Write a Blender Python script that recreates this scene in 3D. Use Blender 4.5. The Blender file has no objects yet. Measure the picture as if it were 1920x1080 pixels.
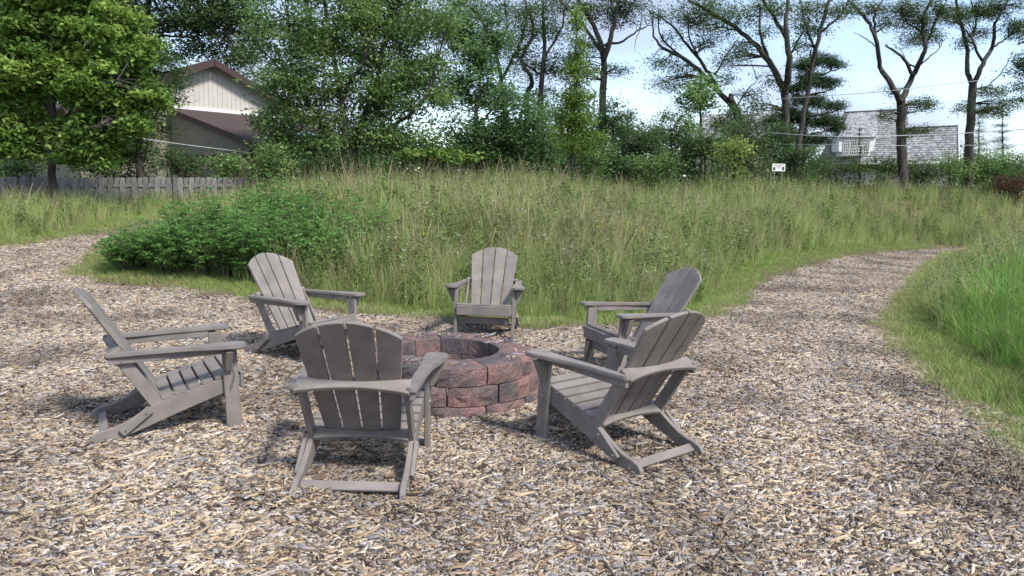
import bpy, bmesh, math, random
import numpy as np
from mathutils import Vector, Matrix
random.seed(7); rng = np.random.default_rng(7)
sc = bpy.context.scene
C = sc.collection
R = math.radians

# ------------------------------------------------------------------ camera, sky, sun, exposure
F_PX, PITCH, CAM_H, ROLL = 1376.4, R(7.385), 1.551, R(1.437)
cam_d = bpy.data.cameras.new('camera'); cam = bpy.data.objects.new('camera', cam_d); C.objects.link(cam)
cam_d.sensor_width = 36; cam_d.lens = 36*F_PX/1920; cam_d.clip_end = 3000; cam_d.clip_start = .05
CAM_M = Matrix.Rotation(math.pi/2-PITCH, 3, 'X') @ Matrix.Rotation(ROLL, 3, 'Z')
cam.matrix_world = Matrix.Translation((0, 0, CAM_H)) @ CAM_M.to_4x4()
sc.camera = cam

SUN_AZ, SUN_EL = R(135), R(50)          # azimuth clockwise from +Y
w = bpy.data.worlds.new('World'); sc.world = w; w.use_nodes = True
nt = w.node_tree; N = nt.nodes; L = nt.links; N.clear()
sky = N.new('ShaderNodeTexSky'); sky.sky_type = 'NISHITA'; sky.sun_disc = False
sky.sun_elevation = SUN_EL; sky.sun_rotation = SUN_AZ; sky.air_density = 1.0; sky.dust_density = .7; sky.ozone_density = 1.2
tc = N.new('ShaderNodeTexCoord'); mp = N.new('ShaderNodeMapping'); mp.inputs['Scale'].default_value = (1.6, 1.6, 4.2)
nz = N.new('ShaderNodeTexNoise'); nz.inputs['Scale'].default_value = 1.7; nz.inputs['Detail'].default_value = 8; nz.inputs['Roughness'].default_value = .55
rp = N.new('ShaderNodeValToRGB'); rp.color_ramp.elements[0].position = .30; rp.color_ramp.elements[1].position = .62
mx = N.new('ShaderNodeMixRGB'); mx.inputs[2].default_value = (1.9, 2.08, 2.75, 1)
mm = N.new('ShaderNodeMath'); mm.operation = 'MULTIPLY'; mm.inputs[1].default_value = .92
bg = N.new('ShaderNodeBackground'); bg.inputs['Strength'].default_value = .15
ow = N.new('ShaderNodeOutputWorld')
L.new(tc.outputs['Generated'], mp.inputs[0]); L.new(mp.outputs[0], nz.inputs['Vector']); L.new(nz.outputs['Fac'], rp.inputs[0])
L.new(rp.outputs[0], mm.inputs[0]); L.new(mm.outputs[0], mx.inputs[0]); L.new(sky.outputs[0], mx.inputs[1])
L.new(mx.outputs[0], bg.inputs[0]); L.new(bg.outputs[0], ow.inputs[0])
sun_d = bpy.data.lights.new('sun', 'SUN'); sun_d.energy = 2.6; sun_d.angle = R(10); sun_d.color = (1, .95, .87)
sun = bpy.data.objects.new('sun', sun_d); C.objects.link(sun)
sv = Vector((math.sin(SUN_AZ)*math.cos(SUN_EL), math.cos(SUN_AZ)*math.cos(SUN_EL), math.sin(SUN_EL)))
sun.rotation_euler = sv.to_track_quat('Z', 'Y').to_euler()
sc.view_settings.view_transform = 'Standard'; sc.view_settings.look = 'None'; sc.view_settings.exposure = 1.1; sc.view_settings.gamma = 1
sc.cycles.max_bounces = 6; sc.cycles.diffuse_bounces = 3; sc.cycles.transparent_max_bounces = 6

# ------------------------------------------------------------------ placing helpers
CM = np.array(CAM_M)
def ray(px, py):
    return CM @ np.array([(px-960)/F_PX, -(py-540)/F_PX, -1.0])
def at(px, py, d):                       # the point of that sight line at distance d (world Y)
    r = ray(px, py); return np.array([0, 0, CAM_H]) + r*(d/r[1])
def sstep(t): t = np.clip(t, 0, 1); return t*t*(3-2*t)
def terrain(x, y):
    x = np.asarray(x, float); y = np.asarray(y, float)
    y0 = np.minimum(8.6 + np.clip(x-1.2, 0, 30)*1.25, 27)
    A = .74 + .28*sstep((x+9)/6) + .42*sstep((x-2)/7) + .3*sstep((x-9)/9)
    z = A*sstep((y-y0)/8.5)
    return z + .03*np.sin(x*.9+1)*np.sin(y*.7)*sstep((y-9)/4)
def ground(px, py):
    r = ray(px, py); z = 0.0
    p = None
    for _ in range(25):
        t = (z-CAM_H)/r[2]; p = np.array([0, 0, CAM_H])+r*t
        if p[1] > 60: p = np.array([0, 0, CAM_H])+r*(60/r[1])
        z = .5*z+.5*float(terrain(p[0], p[1]))
    return p
def topx(p):
    c = CM.T @ (np.asarray(p, float)-[0, 0, CAM_H]); return 960+F_PX*c[0]/-c[2], 540-F_PX*c[1]/-c[2]
def pxm(d): return d/F_PX

# ------------------------------------------------------------------ mesh helpers
def link(o, parent=None):
    C.objects.link(o)
    if parent is not None: o.parent = parent
    return o
def tag(o, label=None, cat=None, group=None, kind=None):
    if label: o['label'] = label
    if cat: o['category'] = cat
    if group: o['group'] = group
    if kind: o['kind'] = kind
    return o
def empty(name, loc=(0, 0, 0), rz=0):
    o = bpy.data.objects.new(name, None); C.objects.link(o); o.location = tuple(loc); o.rotation_euler = (0, 0, rz)
    o.empty_display_size = .1; return o
def qmesh(name, V, Q, mat, col=None, smooth=False):
    V = np.asarray(V, np.float32); Q = np.asarray(Q, np.int32)
    me = bpy.data.meshes.new(name)
    n = len(Q); k = Q.shape[1]
    me.vertices.add(len(V)); me.vertices.foreach_set('co', V.ravel())
    me.loops.add(n*k); me.loops.foreach_set('vertex_index', Q.ravel())
    me.polygons.add(n); me.polygons.foreach_set('loop_start', np.arange(0, n*k, k, dtype=np.int32))
    try: me.polygons.foreach_set('loop_total', np.full(n, k, np.int32))
    except Exception: pass
    if smooth: me.polygons.foreach_set('use_smooth', np.ones(n, bool))
    if col is not None:
        a = me.color_attributes.new('col', 'FLOAT_COLOR', 'POINT')
        c = np.ones((len(V), 4), np.float32); c[:, :3] = col; a.data.foreach_set('color', c.ravel())
    me.update(calc_edges=True); me.validate()
    if mat: me.materials.append(mat)
    return me
class MB:
    def __init__(s): s.v = []; s.f = []
    def add(s, V, Fs):
        o = len(s.v); s.v += [tuple(map(float, p)) for p in V]; s.f += [tuple(i+o for i in f) for f in Fs]; return s
    def box(s, a, b):
        x0, y0, z0 = a; x1, y1, z1 = b
        return s.add([(x0,y0,z0),(x1,y0,z0),(x1,y1,z0),(x0,y1,z0),(x0,y0,z1),(x1,y0,z1),(x1,y1,z1),(x0,y1,z1)],
                     [(0,3,2,1),(4,5,6,7),(0,1,5,4),(1,2,6,5),(2,3,7,6),(3,0,4,7)])
    def obox(s, p0, p1, up, wid, thk):   # a board from p0 to p1, wid along up, thk sideways
        p0 = Vector(p0); p1 = Vector(p1); d = (p1-p0).normalized(); up = Vector(up); up = (up-d*up.dot(d)).normalized(); sd = d.cross(up)
        V = [q+up*(a*wid/2)+sd*(b*thk/2) for q in (p0, p1) for a, b in ((-1,-1),(1,-1),(1,1),(-1,1))]
        return s.add(V, [(0,1,2,3),(7,6,5,4),(0,4,5,1),(1,5,6,2),(2,6,7,3),(3,7,4,0)])
    def prism(s, poly, axis, a, b):      # poly in the other two axes
        n = len(poly)
        def mk(p, t): return {0: (t, p[0], p[1]), 1: (p[0], t, p[1]), 2: (p[0], p[1], t)}[axis]
        V = [mk(p, a) for p in poly]+[mk(p, b) for p in poly]
        return s.add(V, [tuple(range(n))[::-1], tuple(range(n, 2*n))]+[(i, (i+1) % n, n+(i+1) % n, n+i) for i in range(n)])
    def cyl(s, p0, p1, r0, r1=None, n=8):
        r1 = r0 if r1 is None else r1
        p0 = Vector(p0); p1 = Vector(p1); d = (p1-p0).normalized(); a = d.orthogonal().normalized(); b = d.cross(a)
        V = [p+(a*math.cos(t)+b*math.sin(t))*r for p, r in ((p0, r0), (p1, r1)) for t in [2*math.pi*i/n for i in range(n)]]
        return s.add(V, [tuple(range(n))[::-1], tuple(range(n, 2*n))]+[(i, (i+1) % n, n+(i+1) % n, n+i) for i in range(n)])
    def mesh(s, name, mat, bevel=0, segs=1):
        me = bpy.data.meshes.new(name); me.from_pydata(s.v, [], s.f)
        bm = bmesh.new(); bm.from_mesh(me); bmesh.ops.recalc_face_normals(bm, faces=bm.faces)
        if bevel:
            es = [e for e in bm.edges if len(e.link_faces) == 2 and e.calc_face_angle(0) > .5]
            bmesh.ops.bevel(bm, geom=es, offset=bevel, segments=segs, affect='EDGES', clamp_overlap=True)
        bm.to_mesh(me); bm.free(); me.materials.append(mat); return me
    def build(s, name, mat, parent=None, bevel=0, segs=1):
        return link(bpy.data.objects.new(name, s.mesh(name, mat, bevel, segs)), parent)
def tube(V, Q, pts, rads, n=6, closed=False):
    """append a tube along pts (k,3) to the lists V, Q (arrays)"""
    pts = np.asarray(pts, float); k = len(pts); o = sum(len(v) for v in V)
    t = np.gradient(pts, axis=0); t /= np.linalg.norm(t, axis=1)[:, None]+1e-9
    ref = np.array([.3, .9, .2]) if abs(t[0][2]) > .7 else np.array([0, 0, 1.])
    a = np.cross(t, ref); a /= np.linalg.norm(a, axis=1)[:, None]+1e-9; b = np.cross(t, a)
    an = np.linspace(0, 2*math.pi, n, endpoint=False)
    ring = pts[:, None]+(a[:, None]*np.cos(an)[None, :, None]+b[:, None]*np.sin(an)[None, :, None])*np.asarray(rads)[:, None, None]
    V.append(ring.reshape(-1, 3))
    i = np.arange(k-1)[:, None]*n; j = np.arange(n)[None]; j2 = (j+1) % n
    Q.append((np.stack([i+j, i+j2, i+n+j2, i+n+j], -1).reshape(-1, 4)+o))
def smooth_line(pts, n=4):
    pts = np.asarray(pts, float)
    if len(pts) < 3: return np.linspace(0, 1, n+1)[:, None]*(pts[1]-pts[0])+pts[0]
    P = np.vstack([2*pts[0]-pts[1], pts, 2*pts[-1]-pts[-2]]); out = []
    for i in range(1, len(P)-2):
        for t in np.linspace(0, 1, n, endpoint=False):
            p0, p1, p2, p3 = P[i-1:i+3]
            out.append(.5*((2*p1)+(-p0+p2)*t+(2*p0-5*p1+4*p2-p3)*t*t+(-p0+3*p1-3*p2+p3)*t**3))
    out.append(pts[-1]); return np.array(out)

# ------------------------------------------------------------------ materials
def mat(name, col, rough=.7, var=.12, scale=6, detail=5, bump=0, bscale=40, stretch=None, spec=.3, col2=None, rnd=0, metal=0):
    m = bpy.data.materials.new(name); m.use_nodes = True; n = m.node_tree.nodes; l = m.node_tree.links
    b = n['Principled BSDF']; b.inputs['Roughness'].default_value = rough; b.inputs['Specular IOR Level'].default_value = spec; b.inputs['Metallic'].default_value = metal
    tc = n.new('ShaderNodeTexCoord'); mp = n.new('ShaderNodeMapping'); l.new(tc.outputs['Object'], mp.inputs[0])
    if stretch: mp.inputs['Scale'].default_value = stretch
    nz = n.new('ShaderNodeTexNoise'); nz.inputs['Scale'].default_value = scale; nz.inputs['Detail'].default_value = detail; l.new(mp.outputs[0], nz.inputs['Vector'])
    r = n.new('ShaderNodeValToRGB'); r.color_ramp.elements[0].position = .3; r.color_ramp.elements[1].position = .7
    c = np.array(col); c2 = np.array(col2) if col2 else c*(1+var)
    c1 = c if col2 else c*(1-var)
    r.color_ramp.elements[0].color = (*c1, 1); r.color_ramp.elements[1].color = (*c2, 1)
    l.new(nz.outputs['Fac'], r.inputs[0]); out = r.outputs[0]
    if rnd:
        oi = n.new('ShaderNodeObjectInfo'); mr = n.new('ShaderNodeMapRange'); mr.inputs[3].default_value = 1-rnd; mr.inputs[4].default_value = 1+rnd
        mu = n.new('ShaderNodeMixRGB'); mu.blend_type = 'MULTIPLY'; mu.inputs[0].default_value = 1
        l.new(oi.outputs['Random'], mr.inputs[0]); l.new(out, mu.inputs[1]); l.new(mr.outputs[0], mu.inputs[2]); out = mu.outputs[0]
    l.new(out, b.inputs['Base Color'])
    if bump:
        n2 = n.new('ShaderNodeTexNoise'); n2.inputs['Scale'].default_value = bscale; n2.inputs['Detail'].default_value = 4; l.new(mp.outputs[0], n2.inputs['Vector'])
        bp = n.new('ShaderNodeBump'); bp.inputs['Strength'].default_value = bump; bp.inputs['Distance'].default_value = .01
        l.new(n2.outputs['Fac'], bp.inputs['Height']); l.new(bp.outputs[0], b.inputs['Normal'])
    return m
def leafmat(name, tint=(1, 1, 1), trans=.5, rnd=.15, rough=.5):
    """colour comes from the vertex colours of the leaves, each thing slightly different"""
    m = bpy.data.materials.new(name); m.use_nodes = True; n = m.node_tree.nodes; l = m.node_tree.links
    b = n['Principled BSDF']; b.inputs['Roughness'].default_value = rough; b.inputs['Specular IOR Level'].default_value = .25
    at_ = n.new('ShaderNodeAttribute'); at_.attribute_name = 'col'
    oi = n.new('ShaderNodeObjectInfo'); mr = n.new('ShaderNodeMapRange'); mr.inputs[3].default_value = 1-rnd; mr.inputs[4].default_value = 1+rnd
    l.new(oi.outputs['Random'], mr.inputs[0])
    mu = n.new('ShaderNodeMixRGB'); mu.blend_type = 'MULTIPLY'; mu.inputs[0].default_value = 1
    l.new(at_.outputs['Color'], mu.inputs[1]); l.new(mr.outputs[0], mu.inputs[2])
    mt = n.new('ShaderNodeMixRGB'); mt.blend_type = 'MULTIPLY'; mt.inputs[0].default_value = 1; mt.inputs[2].default_value = (*tint, 1)
    l.new(mu.outputs[0], mt.inputs[1]); l.new(mt.outputs[0], b.inputs['Base Color'])
    tr = n.new('ShaderNodeBsdfTranslucent'); l.new(mt.outputs[0], tr.inputs[0])
    ms = n.new('ShaderNodeMixShader'); ms.inputs[0].default_value = trans
    l.new(b.outputs[0], ms.inputs[1]); l.new(tr.outputs[0], ms.inputs[2]); l.new(ms.outputs[0], n['Material Output'].inputs[0])
    return m
M = {}
M['chair'] = mat('weathered_taupe_board', (.20, .178, .164), .55, .2, 7, 9, .35, 320, (1, 1, 1), .3, rnd=.10)
M['bolt'] = mat('bolt_steel', (.6, .6, .6), .35, .05, metal=1)
M['bark'] = mat('bark', (.075, .06, .05), .9, .35, 5, 6, .9, 14, (1, 1, .25), .1)
M['bark2'] = mat('grey_bark', (.062, .056, .05), .9, .45, 5, 6, 1, 14, (1, 1, .25), .1)
M['fence'] = mat('weathered_fence_wood', (.20, .195, .19), .9, .35, 9, 6, .4, 60, (4, 4, .5), .1, rnd=.22)
M['soil'] = mat('meadow_soil', (.085, .085, .035), 1, .4, 1.4, 8, .6, 12, col2=(.17, .15, .07))
M['leaf'] = leafmat('leaf'); M['leaf_far'] = leafmat('far_leaf', trans=.38, rnd=.2)
M['grass'] = leafmat('grass_blade', trans=.3, rnd=.22, rough=.6)
M['chip'] = leafmat('wood_chip', trans=0, rnd=.08, rough=.85)

# ------------------------------------------------------------------ the chip clearing and the paths, outlined on the ground
left_up = [(-260, 500), (-130, 480), (0, 465), (90, 455), (170, 440), (240, 424), (310, 410)]
left_lo = [(300, 424), (235, 440), (190, 462), (160, 490), (122, 517)]
far_edge = [(190, 528), (280, 533), (420, 556), (560, 580), (700, 592), (850, 606), (1000, 613), (1180, 612), (1340, 598), (1395, 570), (1400, 548), (1440, 520), (1490, 500), (1560, 484), (1640, 474), (1760, 465)]
right_edge = [(1782, 472), (1745, 495), (1705, 525), (1680, 560), (1660, 610), (1680, 660), (1740, 712), (1800, 772), (1860, 822), (1920, 866), (2010, 945)]
G2 = lambda l: [tuple(ground(*p)[:2]) for p in l]
fe = G2(far_edge); re_ = G2(right_edge)
end_ = (fe[-1][0]+7, fe[-1][1]+2.0); end2 = (re_[0][0]+7, re_[0][1]+.5)
POLY = np.array([(-15, -3), (-15, 8)]+G2(left_up)+G2(left_lo)+fe+[end_, end2]+re_+[(4.6, .5), (4.4, -3)])
def inside(x, y):
    x = np.asarray(x); y = np.asarray(y); c = np.zeros(x.shape, bool); P = POLY
    for i in range(len(P)):
        (x0, y0), (x1, y1) = P[i-1], P[i]
        cond = ((y0 > y) != (y1 > y)) & (x < (x1-x0)*(y-y0)/(y1-y0+1e-12)+x0); c ^= cond
    return c
def edge_dist(x, y):
    p = np.stack([x, y], -1); best = np.full(len(p), 1e9)
    for i in range(len(POLY)):
        a, b = POLY[i-1], POLY[i]; ab = b-a; t = np.clip(((p-a)@ab)/(ab@ab+1e-9), 0, 1)
        best = np.minimum(best, np.linalg.norm(p-a-t[:, None]*ab, axis=1))
    return best

def grid_mesh(name, xs, ys, m, dz=0, keep=None):
    X, Y = np.meshgrid(xs, ys); V = np.stack([X, Y, terrain(X, Y)+dz], -1).reshape(-1, 3); nx = len(xs); ny = len(ys)
    i, j = np.meshgrid(np.arange(nx-1), np.arange(ny-1)); a = (j*nx+i).ravel(); Q = np.stack([a, a+1, a+nx+1, a+nx], -1)
    if keep is not None:
        c = V[Q].mean(1); Q = Q[keep(c[:, 0], c[:, 1])]
        u, inv = np.unique(Q, return_inverse=True); V = V[u]; Q = inv.reshape(-1, 4)
    o = link(bpy.data.objects.new(name, qmesh(name, V, Q, m, smooth=True))); return tag(o, kind='structure')
xs = np.concatenate([np.linspace(-1500, -45, 12), np.arange(-40, 46, .8), np.linspace(50, 1500, 12)])
ys = np.concatenate([np.linspace(-300, -6, 6), np.arange(-5, 62, .8), np.linspace(66, 2500, 16)])
grid_mesh('ground', xs, ys, M['soil'], -.05)
# chip floor material: dark humus between chips, fine chip flecks for the distance
def chipfloor():
    m = bpy.data.materials.new('chip_floor'); m.use_nodes = True; n = m.node_tree.nodes; l = m.node_tree.links; b = n['Principled BSDF']; b.inputs['Roughness'].default_value = .95; b.inputs['Specular IOR Level'].default_value = .1
    tc = n.new('ShaderNodeTexCoord'); v = n.new('ShaderNodeTexVoronoi'); v.inputs['Scale'].default_value = 38; v.inputs['Randomness'].default_value = 1
    mp = n.new('ShaderNodeMapping'); mp.inputs['Scale'].default_value = (1, 2.2, 1); mp.inputs['Rotation'].default_value = (0, 0, .5); l.new(tc.outputs['Object'], mp.inputs[0]); l.new(mp.outputs[0], v.inputs['Vector'])
    r = n.new('ShaderNodeValToRGB'); e = r.color_ramp; e.elements[0].color = (.05, .036, .026, 1); e.elements[1].color = (.26, .215, .165, 1); e.elements[1].position = .9
    x = e.elements.new(.45); x.color = (.13, .10, .075, 1)
    sp = n.new('ShaderNodeSeparateColor'); l.new(v.outputs['Color'], sp.inputs[0]); l.new(sp.outputs[0], r.inputs[0]); l.new(r.outputs[0], b.inputs['Base Color'])
    bp = n.new('ShaderNodeBump'); bp.inputs['Strength'].default_value = .8; bp.inputs['Distance'].default_value = .012; l.new(sp.outputs[1], bp.inputs['Height']); l.new(bp.outputs[0], b.inputs['Normal'])
    return m
M['chipfloor'] = chipfloor()
grid_mesh('wood_chip_path', np.arange(-15, 24, .2), np.arange(-3, 34, .2), M['chipfloor'], 0, lambda x, y: inside(x, y))

# ------------------------------------------------------------------ scatter of uncountable stuff (geometry nodes)
def scatter(name, pts, rot, scl, idx, variants, label, cat):
    col = bpy.data.collections.new(name+'_kinds')
    for i, me in enumerate(variants):
        o = bpy.data.objects.new('%s_kind_%02d' % (name, i), me); col.objects.link(o)
    n = len(pts); me = bpy.data.meshes.new(name); me.vertices.add(n); me.vertices.foreach_set('co', np.asarray(pts, np.float32).ravel())
    for nm, ty, data, key in (('rot', 'FLOAT_VECTOR', rot, 'vector'), ('scl', 'FLOAT_VECTOR', scl, 'vector'), ('vi', 'INT', idx, 'value')):
        a = me.attributes.new(nm, ty, 'POINT'); a.data.foreach_set(key, np.asarray(data, np.int32 if ty == 'INT' else np.float32).ravel())
    me.update(); ob = link(bpy.data.objects.new(name, me)); tag(ob, label, cat, kind='stuff')
    ng = bpy.data.node_groups.new(name+'_scatter', 'GeometryNodeTree')
    ng.interface.new_socket('Geometry', in_out='INPUT', socket_type='NodeSocketGeometry'); ng.interface.new_socket('Geometry', in_out='OUTPUT', socket_type='NodeSocketGeometry')
    gi = ng.nodes.new('NodeGroupInput'); go = ng.nodes.new('NodeGroupOutput'); ip = ng.nodes.new('GeometryNodeInstanceOnPoints'); ci = ng.nodes.new('GeometryNodeCollectionInfo')
    ci.inputs['Collection'].default_value = col; ci.inputs['Separate Children'].default_value = True; ci.inputs['Reset Children'].default_value = True
    ip.inputs['Pick Instance'].default_value = True
    def na(nm, ty): q = ng.nodes.new('GeometryNodeInputNamedAttribute'); q.data_type = ty; q.inputs['Name'].default_value = nm; return q.outputs['Attribute']
    K = ng.links
    K.new(gi.outputs[0], ip.inputs['Points']); K.new(ci.outputs[0], ip.inputs['Instance']); K.new(na('vi', 'INT'), ip.inputs['Instance Index'])
    K.new(na('rot', 'FLOAT_VECTOR'), ip.inputs['Rotation']); K.new(na('scl', 'FLOAT_VECTOR'), ip.inputs['Scale']); K.new(ip.outputs[0], go.inputs[0])
    md = ob.modifiers.new('scatter', 'NODES'); md.node_group = ng
    return ob

# wood chips: patches of loose chips, turned and overlapped
PAL = np.array([(.40, .315, .215), (.33, .255, .17), (.46, .385, .285), (.30, .275, .26), (.23, .225, .24), (.42, .39, .36), (.12, .09, .07), (.06, .047, .04), (.26, .18, .11), (.17, .14, .115), (.50, .45, .38)])
PW = np.array([.13, .12, .10, .10, .09, .09, .12, .13, .04, .10, .05]); PW = PW/PW.sum()
def chip_patch(n, rad, big=1.0):
    r = rad*np.sqrt(rng.random(n)); a = rng.random(n)*2*math.pi
    ln = np.clip(rng.lognormal(math.log(.024), .62, n), .009, .12)*big; wd = np.clip(ln*rng.uniform(.08, .33, n), .0028, .013); th = rng.uniform(.0015, .005, n)
    fade = sstep((rad-r)/(rad*.35)); cx, cy, cz = r*np.cos(a), r*np.sin(a), rng.uniform(.0, .022, n)*fade+.001
    yaw = rng.normal(.25, .75, n); pit = rng.normal(0, .16, n); rol = rng.normal(0, .3, n)
    prof = np.array([[-.5, -.35], [-.5, .3], [.12, .5], [.5, .1], [.42, -.28], [-.05, -.5]])   # a torn six-cornered outline
    P = prof[None]*np.stack([ln, wd], -1)[:, None]*rng.uniform(.7, 1.25, (n, 6, 2))
    top = np.concatenate([P, np.repeat(th[:, None, None], 6, 1)], 2); top[:, :, 2] += (P[:, :, 0]/ln[:, None])**2*ln[:, None]*rng.uniform(-.25, .25, (n, 1)); bot = top.copy(); bot[:, :, 2] -= 2*th[:, None]
    V = np.concatenate([top, bot], 1)
    cr, sr = np.cos(rol)[:, None], np.sin(rol)[:, None]; y, z = V[:, :, 1]*cr-V[:, :, 2]*sr, V[:, :, 1]*sr+V[:, :, 2]*cr
    cp, sp = np.cos(pit)[:, None], np.sin(pit)[:, None]; x, z = V[:, :, 0]*cp-z*sp, V[:, :, 0]*sp+z*cp
    cw, sw = np.cos(yaw)[:, None], np.sin(yaw)[:, None]; x, y = x*cw-y*sw, x*sw+y*cw
    V = np.stack([x+cx[:, None], y+cy[:, None], z+cz[:, None]], -1).reshape(-1, 3)
    base = (np.arange(n)*12)[:, None]
    Q = [base+np.array([[0, 1, 2, 3]])[:, ::-1], base+np.array([[0, 3, 4, 5]])[:, ::-1]]
    for i in range(6): Q.append(base+np.array([[i, (i+1) % 6, 6+(i+1) % 6, 6+i]]))
    col = PAL[rng.choice(len(PAL), n, p=PW)]*rng.uniform(.75, 1.2, (n, 1))
    return qmesh('chip_patch', V, np.concatenate(Q), M['chip'], np.repeat(col, 12, 0))
# damp, trodden darkening with a shape of its own, in world space
def chip_damp():
    m = M['chip']; n = m.node_tree.nodes; l = m.node_tree.links; b = n['Principled BSDF']; src = b.inputs['Base Color'].links[0].from_socket
    g = n.new('ShaderNodeNewGeometry'); z = n.new('ShaderNodeTexNoise'); z.inputs['Scale'].default_value = .9; z.inputs['Detail'].default_value = 8; l.new(g.outputs['Position'], z.inputs['Vector'])
    r = n.new('ShaderNodeValToRGB'); r.color_ramp.elements[0].position = .36; r.color_ramp.elements[0].color = (.58, .56, .55, 1); r.color_ramp.elements[1].position = .56; r.color_ramp.elements[1].color = (1.12, 1.1, 1.08, 1)
    u = n.new('ShaderNodeMixRGB'); u.blend_type = 'MULTIPLY'; u.inputs[0].default_value = 1; l.new(z.outputs['Fac'], r.inputs[0]); l.new(src, u.inputs[1]); l.new(r.outputs[0], u.inputs[2]); l.new(u.outputs[0], b.inputs['Base Color'])
chip_damp()
kinds = [chip_patch(6800, .62) for _ in range(4)]+[chip_patch(38, .62, 2.0)]
gx, gy = np.meshgrid(np.arange(-14, 23, .5), np.arange(.9, 33, .5)); gx = (gx+rng.uniform(-.2, .2, gx.shape)).ravel(); gy = (gy+rng.uniform(-.2, .2, gy.shape)).ravel()
vis = np.abs(gx) < .78*gy+1.2
k = inside(gx, gy) & vis & ((edge_dist(gx, gy) > .2)); gx, gy = gx[k], gy[k]; n1 = len(gx)
k2 = gy < 9; gx2, gy2 = gx[k2], gy[k2]
PX = np.concatenate([gx, gx2]); PY = np.concatenate([gy, gy2]); n = len(PX)
RZ = rng.uniform(-.5, .5, n)+rng.integers(0, 2, n)*math.pi; ROT = []
for x, y, a in zip(PX, PY, RZ):           # each patch lies on the slope
    gx_, gy_ = float(terrain(x+.2, y)-terrain(x-.2, y))/.4, float(terrain(x, y+.2)-terrain(x, y-.2))/.4
    q = Vector((0, 0, 1)).rotation_difference(Vector((-gx_, -gy_, 1)).normalized()).to_matrix() @ Matrix.Rotation(a, 3, 'Z'); ROT.append(tuple(q.to_euler('XYZ')))
scatter('wood_chips', np.stack([PX, PY, terrain(PX, PY)+.002], -1), np.array(ROT), np.repeat(rng.uniform(.9, 1.1, (n, 1)), 3, 1),
        np.concatenate([rng.integers(0, 4, n1), np.full(n-n1, 4)]), kinds, 'loose layer of tan and grey wood chips covering the clearing and paths', 'wood chips')
print('chip patches', n)

# ------------------------------------------------------------------ grasses
def blades(n, spread, h0, h1, wid, lean, cols, segs=3, headp=0, curve=.6):
    """n bent blades growing from a small tuft"""
    a = rng.random(n)*2*math.pi; r = spread*np.sqrt(rng.random(n)); bx, by = r*np.cos(a), r*np.sin(a)
    az = a+rng.normal(0, .9, n); h = rng.uniform(h0, h1, n); le = np.abs(rng.normal(0, lean, n)); cv = rng.uniform(0, curve, n)
    face = rng.random(n)*2*math.pi; wx, wy = np.cos(face), np.sin(face); V = []
    c = np.array(cols)[rng.integers(0, len(cols), n)]*rng.uniform(.75, 1.25, (n, 1)); head = rng.random(n) < headp; CL = []
    for s in range(segs+1):
        t = s/segs; off = (le*t+cv*t*t*t)*h; z = h*(t-.28*cv*t*t*t)
        wv = wid*(1-t*.97)*np.ones(n) if s else wid*.7*np.ones(n)
        wv = np.where(head & (s >= segs-1), wid*.85*(1 if s == segs-1 else .6), np.where(head, wid*.35, wv))
        px, py = bx+np.cos(az)*off, by+np.sin(az)*off
        V += [np.stack([px-wx*wv, py-wy*wv, z], -1), np.stack([px+wx*wv, py+wy*wv, z], -1)]
        cc = np.where((head & (s >= segs-1))[:, None], np.array([[.38, .31, .20]]), c); CL += [cc, cc]
    V = np.stack(V, 1); CL = np.stack(CL, 1); m = 2*(segs+1); base = (np.arange(n)*m)[:, None]
    Q = np.concatenate([base+np.array([[2*s, 2*s+1, 2*s+3, 2*s+2]]) for s in range(segs)])
    return V.reshape(-1, 3), Q, CL.reshape(-1, 3)
def leaves(P, size, nrm_up=.6, cols=None, aspect=.5, jit=.25, ccol=None, droop=0):
    """one folded leaf at every point of P"""
    n = len(P); nr = rng.normal(0, 1, (n, 3)); nr[:, 2] = np.abs(nr[:, 2])+nrm_up*2; nr /= np.linalg.norm(nr, axis=1)[:, None]
    t = rng.normal(0, 1, (n, 3)); t[:, 2] -= droop; t -= nr*(t*nr).sum(1)[:, None]; t /= np.linalg.norm(t, axis=1)[:, None]; s = np.cross(nr, t)
    L_ = size*rng.uniform(.65, 1.3, (n, 1)); W_ = L_*aspect*.5
    fold = nr*W_*.45
    V = np.stack([P-t*L_*.5, P-s*W_+fold+t*L_*.06, P+t*L_*.5, P+s*W_+fold+t*L_*.06], 1).reshape(-1, 3)
    Q = np.arange(4*n).reshape(-1, 4)
    c = np.array(cols)[rng.integers(0, len(cols), n)] if ccol is None else ccol
    c = c*rng.uniform(1-jit, 1+jit, (n, 1))
    return V, Q, np.repeat(c, 4, 0)
def merge(parts):
    V = []; Q = []; K = []; o = 0
    for v, q, c in parts: V.append(v); Q.append(q+o); K.append(c); o += len(v)
    return np.concatenate(V), np.concatenate(Q), np.concatenate(K)
GREEN = [(.31, .40, .12), (.37, .46, .15), (.25, .35, .095), (.42, .48, .20)]
DRY = [(.42, .37, .21), (.34, .29, .17), (.50, .45, .28), (.30, .24, .15)]
MIX = GREEN+DRY[2:3]
def gm(parts): return qmesh('grass_tuft', *merge(parts)[:2], M['grass'], merge(parts)[2]) if False else (lambda m: qmesh('grass_tuft', m[0], m[1], M['grass'], m[2]))(merge(parts))
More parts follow.
